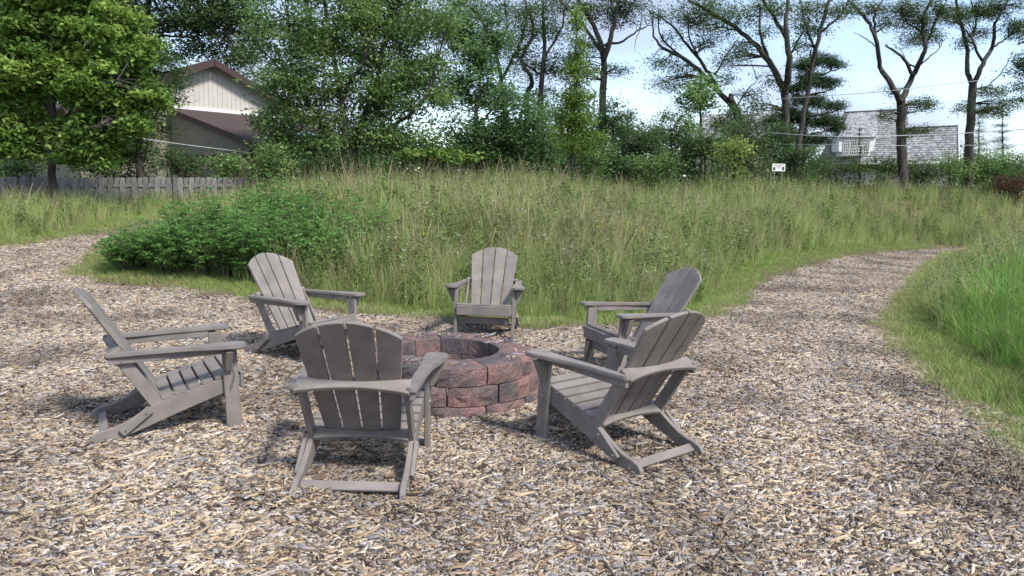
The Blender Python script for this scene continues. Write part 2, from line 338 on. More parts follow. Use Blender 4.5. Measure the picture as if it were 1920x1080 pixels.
def forb(n, h, cols, lsize, flower=None):
    parts = []
    for i in range(n):
        a = rng.random()*6.28; r = .1*rng.random(); x, y = r*math.cos(a), r*math.sin(a); hh = h*rng.uniform(.7, 1.1); lx, ly = rng.normal(0, .12, 2)*hh
        t = np.linspace(.2, 1, 16); P = np.stack([x+lx*t, y+ly*t, hh*t], -1)+rng.normal(0, .035, (16, 3))
        parts.append(leaves(P, lsize, .3, cols, .38))
        V = np.array([[x-.003, y, 0], [x+.003, y, 0], [x+lx+.002, y+ly, hh], [x+lx-.002, y+ly, hh]]); parts.append((V, np.array([[0, 1, 2, 3]]), np.tile([[.16, .17, .06]], (4, 1))))
        if flower is not None: parts.append(leaves(np.array([[x+lx, y+ly, hh]])+rng.normal(0, .018, (6, 3)), .024, 1, [flower], .9, .1))
    return parts
kinds = [gm([blades(34, .10, .45, .95, .0046, .15, GREEN, 4, 0, .45)]),
         gm([blades(30, .12, .40, .85, .0044, .17, MIX, 4, 0, .45)]),
         gm([blades(26, .10, .55, 1.05, .0040, .13, MIX, 4, .2, .35)]),
         gm([blades(26, .12, .40, .85, .0036, .2, DRY, 4, .2, .5)]),
         gm([blades(22, .10, .6, 1.15, .0036, .12, DRY+GREEN[:2], 4, .35, .35)]),
         gm(forb(5, .75, [(.11, .18, .05), (.15, .22, .06)], .085)),
         gm(forb(4, .85, [(.13, .19, .06), (.17, .2, .07)], .06, (.75, .74, .68))),
         gm(forb(4, .8, [(.15, .2, .05), (.2, .24, .06)], .06, (.7, .5, .03))),
         gm(forb(4, .9, [(.12, .09, .06), (.16, .11, .07)], .05, (.10, .05, .035)))]
def sample(n, x0, x1, y0, y1): return rng.uniform(x0, x1, n), rng.uniform(y0, y1, n)
CLUMP = ((225, 522, .55, .62), (300, 528, .6, .78), (385, 533, .62, .95), (470, 540, .6, .98), (330, 500, .7, .95), (430, 505, .75, 1.12), (530, 520, .75, 1.05), (610, 540, .6, .92), (560, 490, .8, 1.1), (660, 500, .75, .95), (500, 470, .8, 1.1))
CPOS = np.array([ground(px, py)[:2]+[0, .45] for px, py, _, _ in CLUMP])
def meadow():
    X = []; Y = []
    for (cnt, x0, x1, y0, y1) in ((11000, -9, 9, 7.5, 13), (13000, -16, 20, 12, 20), (12000, -22, 30, 19, 30), (9000, -10, 42, 29, 50)):
        x, y = sample(cnt, x0, x1, y0, y1); X.append(x); Y.append(y)
    x = np.concatenate(X); y = np.concatenate(Y); e = edge_dist(x, y)
    right = (x > 3.5) & (y < 3.2+1.05*x)
    k = ~inside(x, y) & (e > .5) & (np.abs(x) < .76*y+2) & ~(right & (y < 13))
    dc = np.min(np.hypot(x[:, None]-CPOS[None, :, 0], y[:, None]-CPOS[None, :, 1]), axis=1); k &= (dc > .85) | (rng.random(len(x)) < .10)
    x, y, e = x[k], y[k], e[k]; n = len(x)
    far = sstep((y-9)/8); patch = np.sin(x*.55+1.3)*np.sin(y*.6+x*.2)+.5*np.sin(x*1.7+y*1.1)
    p = np.tile(np.array([.34, .28, .13, .07, .06, .17, .012, .008, .07]), (n, 1))
    p[:, 3] += .08*np.clip(patch, 0, 1); p[:, 4] += .06*np.clip(patch, 0, 1); p[:, 0] += .25*np.clip(-patch, 0, 1); p /= p.sum(1)[:, None]
    idx = (p.cumsum(1) < rng.random((n, 1))).sum(1)
    s = rng.uniform(.65, 1.25, n)*(.55+.45*sstep((e-.4)/1.2))
    s *= .62+.5*(.5+.5*np.sin(x*.8+2*np.sin(y*.45))*np.sin(y*.7+1.1))+.12; s *= 1-.33*sstep((-x-4)/3)*sstep((y-11)/4)
    scatter('meadow_grass', np.stack([x, y, terrain(x, y)-.02], -1), np.stack([rng.normal(0, .07, n), rng.normal(0, .07, n), rng.random(n)*6.28], -1), np.stack([s, s, s], -1), idx, kinds,
            'tall tangled meadow of green and straw coloured grasses with scattered wildflowers', 'meadow grass')
meadow()
RG = [(.17, .33, .065), (.22, .39, .085), (.13, .26, .055)]
kr = [gm([blades(34, .07, .45, .95, .0075, .22, RG, 4, 0, .8)]), gm([blades(30, .09, .5, 1.05, .0065, .2, RG+GREEN[:1], 4, .1, .9)]), gm([blades(30, .12, .4, .8, .0045, .3, RG+DRY[:1], 4, .1, .8)])]
def right_grass():
    x, y = sample(24000, 3, 20, 3, 24); e = edge_dist(x, y)
    right = (x > 3.5) & (y < 3.0+1.1*x) & ~inside(x, y) & (np.abs(x) < .75*y+1.5)
    lim = np.where(y < 7.5, .75, np.where(y < 9.5, .7, .3))
    k = right & (e > lim); x, y, e, lim = x[k], y[k], e[k], lim[k]; n = len(x); s = rng.uniform(.55, 1.35, n)*(.75+.25*np.sin(x*3.1)*np.sin(y*2.7))*(.6+.4*sstep((e-lim)/.6))
    scatter('tall_green_grass', np.stack([x, y, terrain(x, y)-.01], -1), np.stack([rng.normal(0, .1, n), rng.normal(0, .1, n), rng.random(n)*6.28], -1), np.stack([s, s, s], -1), rng.choice(3, n, p=[.45, .35, .2]), kr,
            'tall fresh green grass growing along the bend of the chip path', 'tall grass')
right_grass()
LG = [(.22, .34, .08), (.27, .38, .10), (.32, .36, .13)]
kl = [gm([blades(46, .11, .04, .11, .0032, .5, LG, 2)]), gm([blades(40, .12, .03, .10, .003, .6, LG+DRY[:2], 2)]), gm([blades(36, .12, .03, .09, .003, .7, DRY, 2)])]
def lawn():
    x, y = sample(110000, -12, 18, 3, 26); e = edge_dist(x, y); ins = inside(x, y)
    right = (x > 3.0) & (y < 3.4+1.05*x)
    wdt = np.where(right, 1.25, .75); k = (np.abs(x) < .75*y+1) & ((~ins & (e < wdt)) | (ins & (e < .10+.10*np.sin(x*3)*np.sin(y*2.3))))
    x, y, e, ins, right = x[k], y[k], e[k], ins[k], right[k]; n = len(x)
    dry = rng.random(n) < np.where(ins, .85, np.clip(.75-e*np.where(right, 2.2, 1.2), .1, 1)); idx = np.where(dry, rng.choice([1, 2], n, p=[.35, .65]), rng.choice([0, 1], n, p=[.7, .3]))
    s = rng.uniform(.7, 1.3, n)*np.where(ins, .6, 1)
    scatter('lawn_edge_grass', np.stack([x, y, terrain(x, y)-.005], -1), np.stack([np.zeros(n), np.zeros(n), rng.random(n)*6.28], -1), np.stack([s, s, s], -1), idx, kl,
            'short mown grass strip, dry at its rim, edging the wood chips', 'grass')
    print('lawn', n)
lawn()

# ------------------------------------------------------------------ folding Adirondack chair
TH = R(32)                                # lean of the back from the vertical
BY, BZ = -.085, .262                      # where the back plane meets the seat
def bk(x, s, o):                          # back plane: s up along it, o out of its rear
    return (x, BY-math.sin(TH)*s-math.cos(TH)*o, BZ+math.cos(TH)*s-math.sin(TH)*o)
def chair_parts():
    P = []                                # (name, mesh, sub-parts)
    c = M['chair']; BV = .004
    rail = [(-.470,.0),(-.405,.0),(-.36,.010),(-.30,.036),(-.10,.112),(.10,.186),(.352,.272),(.372,.296),(.372,.352),(.358,.366),(.10,.300),(-.08,.240),(-.17,.200),(-.235,.158),(-.30,.122),(-.36,.101),(-.42,.090),(-.458,.074),(-.482,.045),(-.484,.018)]
    for sx in (-1, 1):
        P.append(('side_rail', MB().prism(rail, 0, sx*.258, sx*.288).mesh('side_rail', c, BV)))
        leg = [(.285,-.01),(.375,-.01),(.352,.538),(.262,.538)]
        P.append(('front_leg', MB().prism(leg, 0, sx*.2885, sx*.3175).mesh('front_leg', c, BV)))
        br = [(sx*.318,.40),(sx*.345,.40),(sx*.408,.537),(sx*.318,.537)]
        P.append(('arm_bracket', MB().prism(br, 1, .275, .318).mesh('arm_bracket', c, .003)))
        out = [(.272,-.375),(.300,-.386),(.332,-.378),(.338,-.30),(.345,-.10),(.362,.06),(.398,.20),(.420,.30),(.422,.36),(.408,.392),(.375,.404),(.325,.402),(.292,.390),(.280,.36),(.281,.20),(.279,.0),(.271,-.20)]
        m = MB(); n = len(out)
        zt = lambda y: .552+.016*(y+.38)/.78
        m.add([(sx*x, y, zt(y)-.014) for x, y in out]+[(sx*x, y, zt(y)+.012) for x, y in out], [tuple(range(n))[::-1], tuple(range(n, 2*n))]+[(i, (i+1) % n, n+(i+1) % n, n+i) for i in range(n)])
        P.append(('armrest', m.mesh('armrest', c, .006, 2)))
        P.append(('arm_rail', MB().obox((sx*.3025, -.368, .517), (sx*.3025, .262, .5295), (0, 0, 1), .044, .026).mesh('arm_rail', c, .003)))
        up = MB().obox(bk(sx*.272, -.13, .046), bk(sx*.272, .372, .046), bk(0, 0, 1)[0:1]+(-math.cos(TH), -math.sin(TH)), .072, .026)
        P.append(('back_upright', up.mesh('back_upright', c, BV)))
        P.append(('brace', MB().obox((sx*.3005, -.315, .068), (sx*.3005, -.150, .200), (0, .6, -.75), .05, .023).mesh('brace', c, .004)))
        ch = MB()
        for i in range(9):
            z = .43-.0185*i; y = .318+.012*math.sin(i*.5); x = sx*(.3215)
            if i % 2: ch.obox((x, y, z+.012), (x, y+.002, z-.012), (1, 0, 0), .004, .011)
            else: ch.obox((x, y, z+.012), (x, y+.002, z-.012), (1, 0, 0), .008, .004)
        P.append(('chain', ch.mesh('chain', M['bolt'])))
        for (y, z, x0, x1) in ((-.30, .515, .312, .320), (.30, .50, .3165, .324), (-.29, .088, .311, .319), (-.175, .18, .311, .319), (-.40, .045, .2875, .296), (.31, .30, .3165, .323)):
            P.append(('bolt', MB().cyl((sx*x0, y, z), (sx*x1, y, z), .0075, .006, 8).mesh('bolt', M['bolt'])))
    # seat: six slats on the rails and an apron at the front
    ys = np.linspace(-.055, .335, 6)
    for i, y in enumerate(ys):
        z = .2575+(y+.055)*.302; t = math.atan(.302)
        P.append(('seat_slat', MB().obox((-.2885, y, z), (.2885, y, z), (0, math.cos(t), math.sin(t)), .070, .020).mesh('seat_slat', c, .004, 2)))
    P.append(('front_apron', MB().box((-.287, .3735, .272), (.287, .3965, .375)).mesh('front_apron', c, .004)))
    P.append(('front_stretcher', MB().box((-.2575, .295, .17), (.2575, .318, .245)).mesh('front_stretcher', c, .004)))
    P.append(('rear_stretcher', MB().obox((-.2575, -.405, .052), (.2575, -.405, .052), (0, .8, .5), .056, .022).mesh('rear_stretcher', c, .004)))
    # back: four fanned slats under one arc, slightly dished
    LB = .792; gap = .0065
    for i in range(4):
        m = MB(); nv = 7
        def xx(u, s): return (u-.5)*2*(.208+(.278-.208)*(s+.05)/(LB+.05))
        u0, u1 = i/4, (i+1)/4
        dish = lambda x: .012-.35*x*x
        outl = []
        for j in range(nv):
            f = j/(nv-1); s = -.052; x = xx(u0, s)+gap+(xx(u1, s)-xx(u0, s)-2*gap)*f; outl.append((x, s))
        for j in range(nv):
            f = 1-j/(nv-1); x = xx(u0, LB)+gap+(xx(u1, LB)-xx(u0, LB)-2*gap)*f; s = LB-1.62*x*x
            g = (s+.05)/(LB+.05); xa = x*(1-(1-g)*.22*abs(x)/.278); outl.append((xa, s))
        n = len(outl)
        V = [bk(x, s, dish(x)-.0) for x, s in outl]+[bk(x, s, dish(x)+.022) for x, s in outl]
        m.add(V, [tuple(range(n)), tuple(range(n, 2*n))[::-1]]+[(i_, (i_+1) % n, n+(i_+1) % n, n+i_) for i_ in range(n)])
        P.append(('back_slat', m.mesh('back_slat', c, .003)))
        for s in (.37, ):
            x = (xx(u0, s)+xx(u1, s))/2
            P.append(('screw', MB().cyl(bk(x, s, dish(x)+.002), bk(x, s, dish(x)-.0015), .0045, n=6).mesh('screw', M['bolt'])))
    def cross(s, w0, d0, d1, bow, th):
        m = MB(); k = 10; xs_ = np.linspace(-w0, w0, k+1); V = []
        for x in xs_:
            q = (x/w0)**2; a = .034-.35*x*x; a = max(a, .0105); b = d0+(d1-d0)*q
            for o, ds in ((a, -th/2), (b, -th/2), (b, th/2), (a, th/2)): V.append(bk(x, s+ds, o))
        Fs = [(0, 1, 2, 3), (4*k+3, 4*k+2, 4*k+1, 4*k)]
        for i in range(k):
            for j in range(4): Fs.append((4*i+j, 4*i+4+j, 4*i+4+(j+1) % 4, 4*i+(j+1) % 4))
        return m.add(V, Fs)
    P.append(('back_crosspiece', cross(.386, .292, .078, .112, 0, .026).mesh('back_crosspiece', c, .004)))
    P.append(('lower_crosspiece', cross(-.005, .2575, .070, .092, 0, .026).mesh('lower_crosspiece', c, .004)))
    return P
CP = chair_parts()
CH = [(-2.206, 4.679, -60, -.012, 'taupe folding slatted chair with its back to the open chips leading to the fence'),
      (-.794, 3.973, -.1, 0, 'taupe folding slatted chair with one rear foot sunk in a heap of wood chips'),
      (.653, 4.431, 39.1, 0, 'taupe folding slatted chair of the close pair, the one farther from the meadow'),
      (-.251, 7.94, 174.3, 0, 'taupe folding slatted chair beyond the fire pit, backed directly by the tall meadow grass'),
      (1.129, 6.415, 110.1, 0, 'taupe folding slatted chair of the close pair, the one nearer the meadow'),
      (-1.92, 6.715, -120.7, 0, 'taupe folding slatted chair standing in front of the leafy green shrubs')]
for (x, y, a, z, lab) in CH:
    r = tag(empty('adirondack_chair', (x, y, z), R(a)), lab, 'chair', 'chairs set round the fire pit')
    for nm, me in CP: link(bpy.data.objects.new(nm, me), r)

# ------------------------------------------------------------------ fire pit of split-faced blocks
def stone_mat():
    m = bpy.data.materials.new('split_block'); m.use_nodes = True; n = m.node_tree.nodes; l = m.node_tree.links; b = n['Principled BSDF']; b.inputs['Roughness'].default_value = .92; b.inputs['Specular IOR Level'].default_value = .15
    tc = n.new('ShaderNodeTexCoord'); oi = n.new('ShaderNodeObjectInfo'); ad = n.new('ShaderNodeVectorMath'); ad.operation = 'ADD'
    mu = n.new('ShaderNodeMath'); mu.operation = 'MULTIPLY'; mu.inputs[1].default_value = 37; l.new(oi.outputs['Random'], mu.inputs[0])
    l.new(tc.outputs['Object'], ad.inputs[0]); l.new(mu.outputs[0], ad.inputs[1])
    z = n.new('ShaderNodeTexNoise'); z.inputs['Scale'].default_value = 3.6; z.inputs['Detail'].default_value = 3; l.new(ad.outputs[0], z.inputs['Vector'])
    r = n.new('ShaderNodeValToRGB'); e = r.color_ramp; e.elements[0].position = .38; e.elements[0].color = (.08, .072, .078, 1); e.elements[1].position = .66; e.elements[1].color = (.22, .125, .11, 1); q = e.elements.new(.53); q.color = (.155, .105, .10, 1)
    l.new(z.outputs['Fac'], r.inputs[0])
    f = n.new('ShaderNodeTexNoise'); f.inputs['Scale'].default_value = 130; f.inputs['Detail'].default_value = 3; l.new(tc.outputs['Object'], f.inputs['Vector'])
    r2 = n.new('ShaderNodeValToRGB'); r2.color_ramp.elements[0].position = .35; r2.color_ramp.elements[0].color = (.6, .6, .6, 1); r2.color_ramp.elements[1].position = .68; r2.color_ramp.elements[1].color = (1.6, 1.6, 1.6, 1); l.new(f.outputs['Fac'], r2.inputs[0])
    mx = n.new('ShaderNodeMixRGB'); mx.blend_type = 'MULTIPLY'; mx.inputs[0].default_value = 1; l.new(r.outputs[0], mx.inputs[1]); l.new(r2.outputs[0], mx.inputs[2]); l.new(mx.outputs[0], b.inputs['Base Color'])
    g = n.new('ShaderNodeTexNoise'); g.inputs['Scale'].default_value = 70; g.inputs['Detail'].default_value = 6; l.new(tc.outputs['Object'], g.inputs['Vector'])
    bp = n.new('ShaderNodeBump'); bp.inputs['Strength'].default_value = .9; bp.inputs['Distance'].default_value = .008; l.new(g.outputs['Fac'], bp.inputs['Height']); l.new(bp.outputs[0], b.inputs['Normal'])
    return m
M['stone'] = stone_mat()
pit = tag(empty('fire_pit', (-.48, 5.55, 0)), 'round fire pit of stacked reddish and charcoal split-face concrete blocks', 'fire pit')
def block(r_in, r_out, a0, a1, z0, z1):
    """wedge block with a three-facet rough outer face"""
    na, nz, nr = 9, 5, 4; V = []; idx = {}
    def vid(i, j, k):
        if (i, j, k) in idx: return idx[i, j, k]
        t = i/(na-1); a = a0+(a1-a0)*t; ro = r_out-(.0 if .22 < t < .78 else .056*abs((t-.5)/.5-(.56 if t > .5 else -.56)))
        rr = r_in+(ro-r_in)*k/nr; z = z0+(z1-z0)*j/(nz-1)
        if k == nr and 0 < j < nz: rr += random.uniform(-.007, .008)*(0.3 if i in (0, na-1) else 1)
        if k == nr and j == nz-1: rr -= .008; z -= .002
        if j == nz-1: z += random.uniform(-.0015, .0015)
        if k == 0: rr += random.uniform(-.002, .002)
        V.append((rr*math.cos(a), rr*math.sin(a), z)); idx[i, j, k] = len(V)-1; return len(V)-1
    Fs = []
    for i in range(na-1):
        for k in range(nr):
            Fs.append((vid(i, nz-1, k), vid(i, nz-1, k+1), vid(i+1, nz-1, k+1), vid(i+1, nz-1, k))); Fs.append((vid(i, 0, k), vid(i+1, 0, k), vid(i+1, 0, k+1), vid(i, 0, k+1)))
        for j in range(nz-1):
            for k in (0, nr): Fs.append((vid(i, j, k), vid(i+1, j, k), vid(i+1, j+1, k), vid(i, j+1, k)))
    for j in range(nz-1):
        for k in range(nr):
            for i in (0, na-1): Fs.append((vid(i, j, k), vid(i, j, k+1), vid(i, j+1, k+1), vid(i, j+1, k)))
    return MB().add(V, Fs)
NB = 11
for cse, (z0, z1, ro, off) in enumerate(((-.05, .082, .715, .1), (.085, .217, .695, .39), (.220, .350, .668, .17))):
    for i in range(NB):
        a0 = 2*math.pi*(i+off)/NB; a1 = a0+2*math.pi/NB; g = .0035
        block(.392, ro+random.uniform(-.006, .006), a0+g/.5, a1-g/.5, z0, z1).build('block', M['stone'], pit, .003)
pf = MB(); k = 28
pf.add([(0, 0, .02)]+[(.391*math.cos(2*math.pi*i/k), .391*math.sin(2*math.pi*i/k), .012) for i in range(k)], [(0, i+1, (i+1) % k+1) for i in range(k)])
pf.build('ash_bed', mat('ash', (.07, .065, .06), .95, .4, 20, 6, .6, 60), pit)
# heap of chips over the sunken chair foot
hp = []; hv = []; hq = []
V, Q, K = [], [], []
nn = 26
xsg = np.linspace(-.25, .25, nn); HX, HY = np.meshgrid(xsg, xsg); hr = np.hypot(HX*.9, HY*1.1)
HZ = .055*np.clip(1-(hr/.22)**2, 0, 1)**1.5-.01
hx0, hy0 = -1.13, 3.55
a = (np.arange(nn-1)[:, None]*nn+np.arange(nn-1)[None]).ravel()
heap = link(bpy.data.objects.new('chip_heap', qmesh('chip_heap', np.stack([HX, HY, HZ], -1).reshape(-1, 3), np.stack([a, a+1, a+nn+1, a+nn], -1), M['chipfloor'], smooth=True)))
heap.location = (hx0, hy0, 0); tag(heap, kind='structure')
kinds_h = [chip_patch(300, .13) for _ in range(2)]
n = 26; ra = .17*np.sqrt(rng.random(n)); aa = rng.random(n)*6.28; hx, hy = ra*np.cos(aa), ra*np.sin(aa)
hz = .055*np.clip(1-(np.hypot(hx*.9, hy*1.1)/.22)**2, 0, 1)**1.5-.008
scatter('heaped_wood_chips', np.stack([hx0+hx, hy0+hy, hz], -1), np.stack([rng.normal(0, .1, n), rng.normal(0, .1, n), rng.normal(0, .4, n)], -1), np.ones((n, 3)), rng.integers(0, 2, n), kinds_h, 'small heap of wood chips burying the rear foot of a chair', 'wood chips')

ra = rng.uniform(.45, .62, 34); aa = rng.random(34)*6.28; n = 34
scatter('rim_wood_chips', np.stack([-.48+ra*np.cos(aa), 5.55+ra*np.sin(aa), np.full(n, .3505)], -1), np.stack([np.zeros(n), np.zeros(n), rng.random(n)*6.28], -1), np.ones((n, 3)), rng.integers(0, 2, n), [chip_patch(9, .09) for _ in range(2)], 'stray wood chips lying on the rim of the fire pit', 'wood chips')

# ------------------------------------------------------------------ trees and shrubs
def px_pts(l, d, dj=.0):
    return np.array([at(x, y, d+(dj*random.uniform(-1, 1) if i else 0)) for i, (x, y) in enumerate(l)])
def tree(name, label, cat, d, limbs, blobs, cols, leaf=.10, dens=1.0, csize=.45, flat=.6, lpc=55, bark='bark2', group=None, base=None, lm='leaf', up=.6, aspect=.5, twigs=.8, dj=.8, trunk_name='trunk', crown='crown', shell=.45, droop=0):
    """limbs: (pixel polyline, radius at start, radius at end) ; blobs: (cx, cy, rx, ry) in pixels, all standing at distance d"""
    m = pxm(d); LP = []; V = []; Q = []
    if base is None: base = limbs[0][0][0]
    b = at(*base, d); gz = float(terrain(b[0], b[1])); org = np.array([b[0], b[1], gz-.05])
    first = True
    for (pl, r0, r1) in limbs:
        P = px_pts(pl, d, dj if not first else dj*.3)
        if first: P = np.vstack([[b[0], b[1], gz-.15], P]) if P[0][2] > gz+.3 else P
        first = False
        S = smooth_line(P, 5); S[1:-1] += rng.normal(0, .02, (len(S)-2, 3)); rr = np.linspace(r0, r1, len(S)); tube(V, Q, S-org, rr, 7); LP.append(S)
    LA = np.concatenate(LP) if LP else np.array([[b[0], b[1], gz]])
    PT = []; CC = []; cols = np.array(cols)
    for (cx, cy, rx, ry) in blobs:
        c = at(cx, cy, d); RX, RZ = rx*m, ry*m; RY = (RX*.6+RZ*.5)
        vol = RX*RZ/(csize*csize); nc = max(4, int(5.2*dens*vol))
        v = rng.normal(0, 1, (nc, 3)); v /= np.linalg.norm(v, axis=1)[:, None]; rad = rng.random(nc)**shell
        cc = c+v*rad[:, None]*np.array([RX, RY, RZ])*rng.uniform(.85, 1.12, (nc, 1)); cc[:, 2] = np.maximum(cc[:, 2], gz+.15)
        for q in cc:
            tint = cols[rng.integers(len(cols))]*rng.uniform(.8, 1.2)
            k = int(1.35*lpc*rng.uniform(.6, 1.4)); p = q+rng.normal(0, 1, (k, 3))*csize*np.array([.5, .5, .5*flat]); PT.append(p); CC.append(np.tile(tint, (k, 1)))
            if rng.random() < twigs:
                dd = np.linalg.norm(LA-q, axis=1)+.9*np.maximum(0, LA[:, 2]-q[2]); s = LA[dd.argmin()]
                mid = (s+q)/2+np.array([0, 0, .12])*np.linalg.norm(q-s)*.5+rng.normal(0, .06, 3); S = smooth_line(np.array([s, mid, q]), 3)
                r0 = min(.05, .010+.012*np.linalg.norm(q-s)); tube(V, Q, S-org, np.linspace(r0, .005, len(S)), 4)
    root = empty(name, org); tag(root, label, cat, group)
    if V: link(bpy.data.objects.new(trunk_name, qmesh(trunk_name, np.concatenate(V), np.concatenate(Q), M[bark], smooth=True)), root)
    P = np.concatenate(PT); lv = leaves(P-org, leaf*1.22, up, cols, aspect, .22, np.concatenate(CC), droop)
    link(bpy.data.objects.new(crown, qmesh(crown, lv[0], lv[1], M[lm], lv[2])), root)
    return len(P)
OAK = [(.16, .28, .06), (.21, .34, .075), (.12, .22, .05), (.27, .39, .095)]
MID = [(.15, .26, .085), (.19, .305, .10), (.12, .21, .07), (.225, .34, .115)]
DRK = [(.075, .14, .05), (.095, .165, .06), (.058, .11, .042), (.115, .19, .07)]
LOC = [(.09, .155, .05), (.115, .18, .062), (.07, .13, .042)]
YEL = [(.19, .31, .06), (.24, .36, .075), (.15, .26, .05)]
tot = 0
tot += tree('oak_sapling', 'young bright green oak with clustered leaves standing at the wooden fence', 'tree', 17, [([(100, 345), (98, 230), (95, 120), (104, 0), (112, -130)], .10, .04), ([(98, 250), (150, 190), (220, 150)], .04, .015), ([(96, 210), (50, 160), (10, 130)], .04, .015), ([(96, 150), (160, 90), (220, 60)], .035, .012), ([(97, 260), (60, 250), (20, 240)], .03, .01), ([(98, 245), (160, 240), (200, 235)], .03, .01)],
     [(60, 40, 95, 60), (175, 45, 80, 50), (95, 150, 110, 50), (200, 150, 85, 45), (30, 225, 60, 40), (30, 270, 55, 35), (165, 245, 70, 32), (225, 225, 55, 30), (105, -70, 150, 80), (60, 100, 80, 40), (180, 195, 60, 30), (190, 290, 35, 25), (140, 290, 40, 20), (250, 100, 50, 40), (290, 190, 40, 25), (0, 150, 50, 50)], OAK, .115, 1.5, .32, .5, 66, up=.35, aspect=.55, group=None)
tot += tree('locust_tree', 'feathery dark green tree leaning over the cream gable from the oak side', 'tree', 23, [([(262, 330), (262, 240), (270, 150), (285, 60)], .13, .05), ([(265, 210), (300, 170), (330, 150)], .05, .015), ([(268, 170), (240, 120), (215, 90)], .05, .015)],
     [(295, 165, 45, 35), (275, 235, 50, 30), (250, 110, 70, 45), (300, 120, 45, 25), (320, 185, 25, 15), (215, 130, 50, 40), (240, 280, 40, 25), (290, 205, 40, 20), (330, 140, 20, 14), (200, 250, 50, 40), (170, 170, 60, 50)], LOC, .10, 1.7, .45, .4, 60, up=.6, aspect=.35, droop=.5)
tot += tree('shade_tree', 'tall dark tree spreading wide limbs above the brown roof', 'tree', 38, [([(255, 330), (258, 200), (262, 110), (275, 30), (290, -60)], .3, .12), ([(262, 105), (300, 65), (350, 35), (400, 10)], .12, .04), ([(264, 80), (235, 50), (215, 10)], .1, .04), ([(258, 110), (255, 60), (245, 0)], .1, .04), ([(300, 65), (360, 70), (420, 60)], .06, .02)],
     [(330, 25, 90, 30), (420, 40, 65, 45), (450, 110, 40, 45), (230, 15, 80, 35), (385, 85, 50, 22), (300, 95, 50, 20), (440, 0, 60, 40), (200, 80, 40, 30), (330, -40, 140, 40), (480, 60, 30, 50), (270, 50, 60, 35), (370, 50, 60, 30)], DRK, .16, 1.7, .75, .45, 60, lm='leaf_far', droop=.4)
tot += tree('dark_tree', 'dark evergreen-looking tree filling the gap behind the oak crown', 'tree', 40, [([(20, 330), (25, 150), (20, -20)], .3, .1)], [(10, 20, 70, 50), (-10, 110, 60, 60), (40, 180, 60, 60), (0, 260, 60, 50), (150, 290, 60, 35), (100, 90, 60, 60), (160, 200, 60, 50), (220, 120, 50, 50), (200, 40, 60, 40)], DRK, .17, 1.5, .8, .6, 60, lm='leaf_far')
tot += tree('broad_tree', 'large dense multi-stemmed green tree beside the cream gable', 'tree', 24, [([(650, 335), (648, 270), (640, 180), (620, 80), (600, -40)], .16, .05), ([(655, 335), (675, 240), (710, 140), (730, 20)], .14, .05), ([(645, 335), (610, 250), (560, 170), (510, 110)], .12, .03), ([(652, 300), (720, 250), (790, 190), (820, 120)], .1, .03), ([(648, 320), (590, 285), (520, 255)], .08, .02), ([(655, 325), (740, 290), (830, 275)], .07, .02), ([(560, 170), (545, 100), (540, 30)], .06, .02), ([(640, 180), (690, 90), (680, 0)], .07, .03)],
     [(640, 50, 100, 60), (560, 60, 70, 60), (545, 150, 75, 50), (620, 150, 80, 50), (710, 130, 85, 60), (505, 225, 48, 38), (570, 235, 75, 40), (660, 235, 80, 45), (775, 90, 60, 70), (760, 190, 70, 45), (750, 255, 80, 35), (600, -50, 140, 50), (720, -40, 110, 50), (500, 110, 35, 45), (530, 285, 60, 28), (650, 290, 80, 25), (735, 20, 80, 60), (490, 40, 35, 40), (560, 200, 60, 30), (820, 150, 45, 50), (810, 30, 60, 60), (600, 100, 80, 50), (680, 60, 80, 60), (690, 190, 80, 40)], MID, .105, 1.0, .62, .55, 120, up=.2)
tot += tree('low_branch_shrub', 'low spreading bush with bright yellow-green leaves under the broad tree', 'shrub', 22.5, [([(800, 330), (790, 300), (770, 285)], .04, .015), ([(800, 330), (840, 300), (880, 292)], .03, .01)], [(775, 287, 38, 11), (830, 291, 45, 11), (880, 298, 25, 9)], OAK, .12, 1.3, .3, .4, 45)
tot += tree('hickory_tree', 'blue-green bushy tree with one straight trunk next to the broad tree', 'tree', 26, [([(895, 335), (893, 250), (900, 150), (915, 40)], .13, .03), ([(894, 240), (930, 200), (965, 185)], .05, .015), ([(896, 200), (860, 150), (850, 100)], .05, .015), ([(895, 260), (960, 250), (1000, 240)], .04, .01)],
     [(900, 110, 50, 45), (925, 180, 70, 40), (860, 170, 50, 45), (900, 245, 85, 38), (985, 230, 50, 40), (850, 60, 50, 50), (990, 285, 50, 28), (870, 290, 60, 25), (920, 60, 35, 35), (930, 290, 50, 25)], [(.105, .20, .075), (.135, .24, .09), (.085, .16, .06)], .11, 1.7, .5, .55, 70)
tot += tree('locust_tree', 'thin-crowned tall tree showing pale sky through, rising behind the blue-green tree', 'tree', 40, [([(950, 330), (945, 200), (930, 100), (900, 30)], .2, .05), ([(940, 150), (975, 80), (990, 20)], .1, .04), ([(930, 100), (950, 50), (945, 0)], .08, .03)],
     [(885, 30, 45, 18), (950, 18, 60, 20), (930, 70, 50, 18), (985, 60, 40, 22), (900, 95, 40, 20), (970, 110, 45, 22), (860, 10, 50, 20), (1000, 20, 40, 20)], LOC, .13, 2.2, .7, .6, 48, lm='leaf_far', aspect=.35)
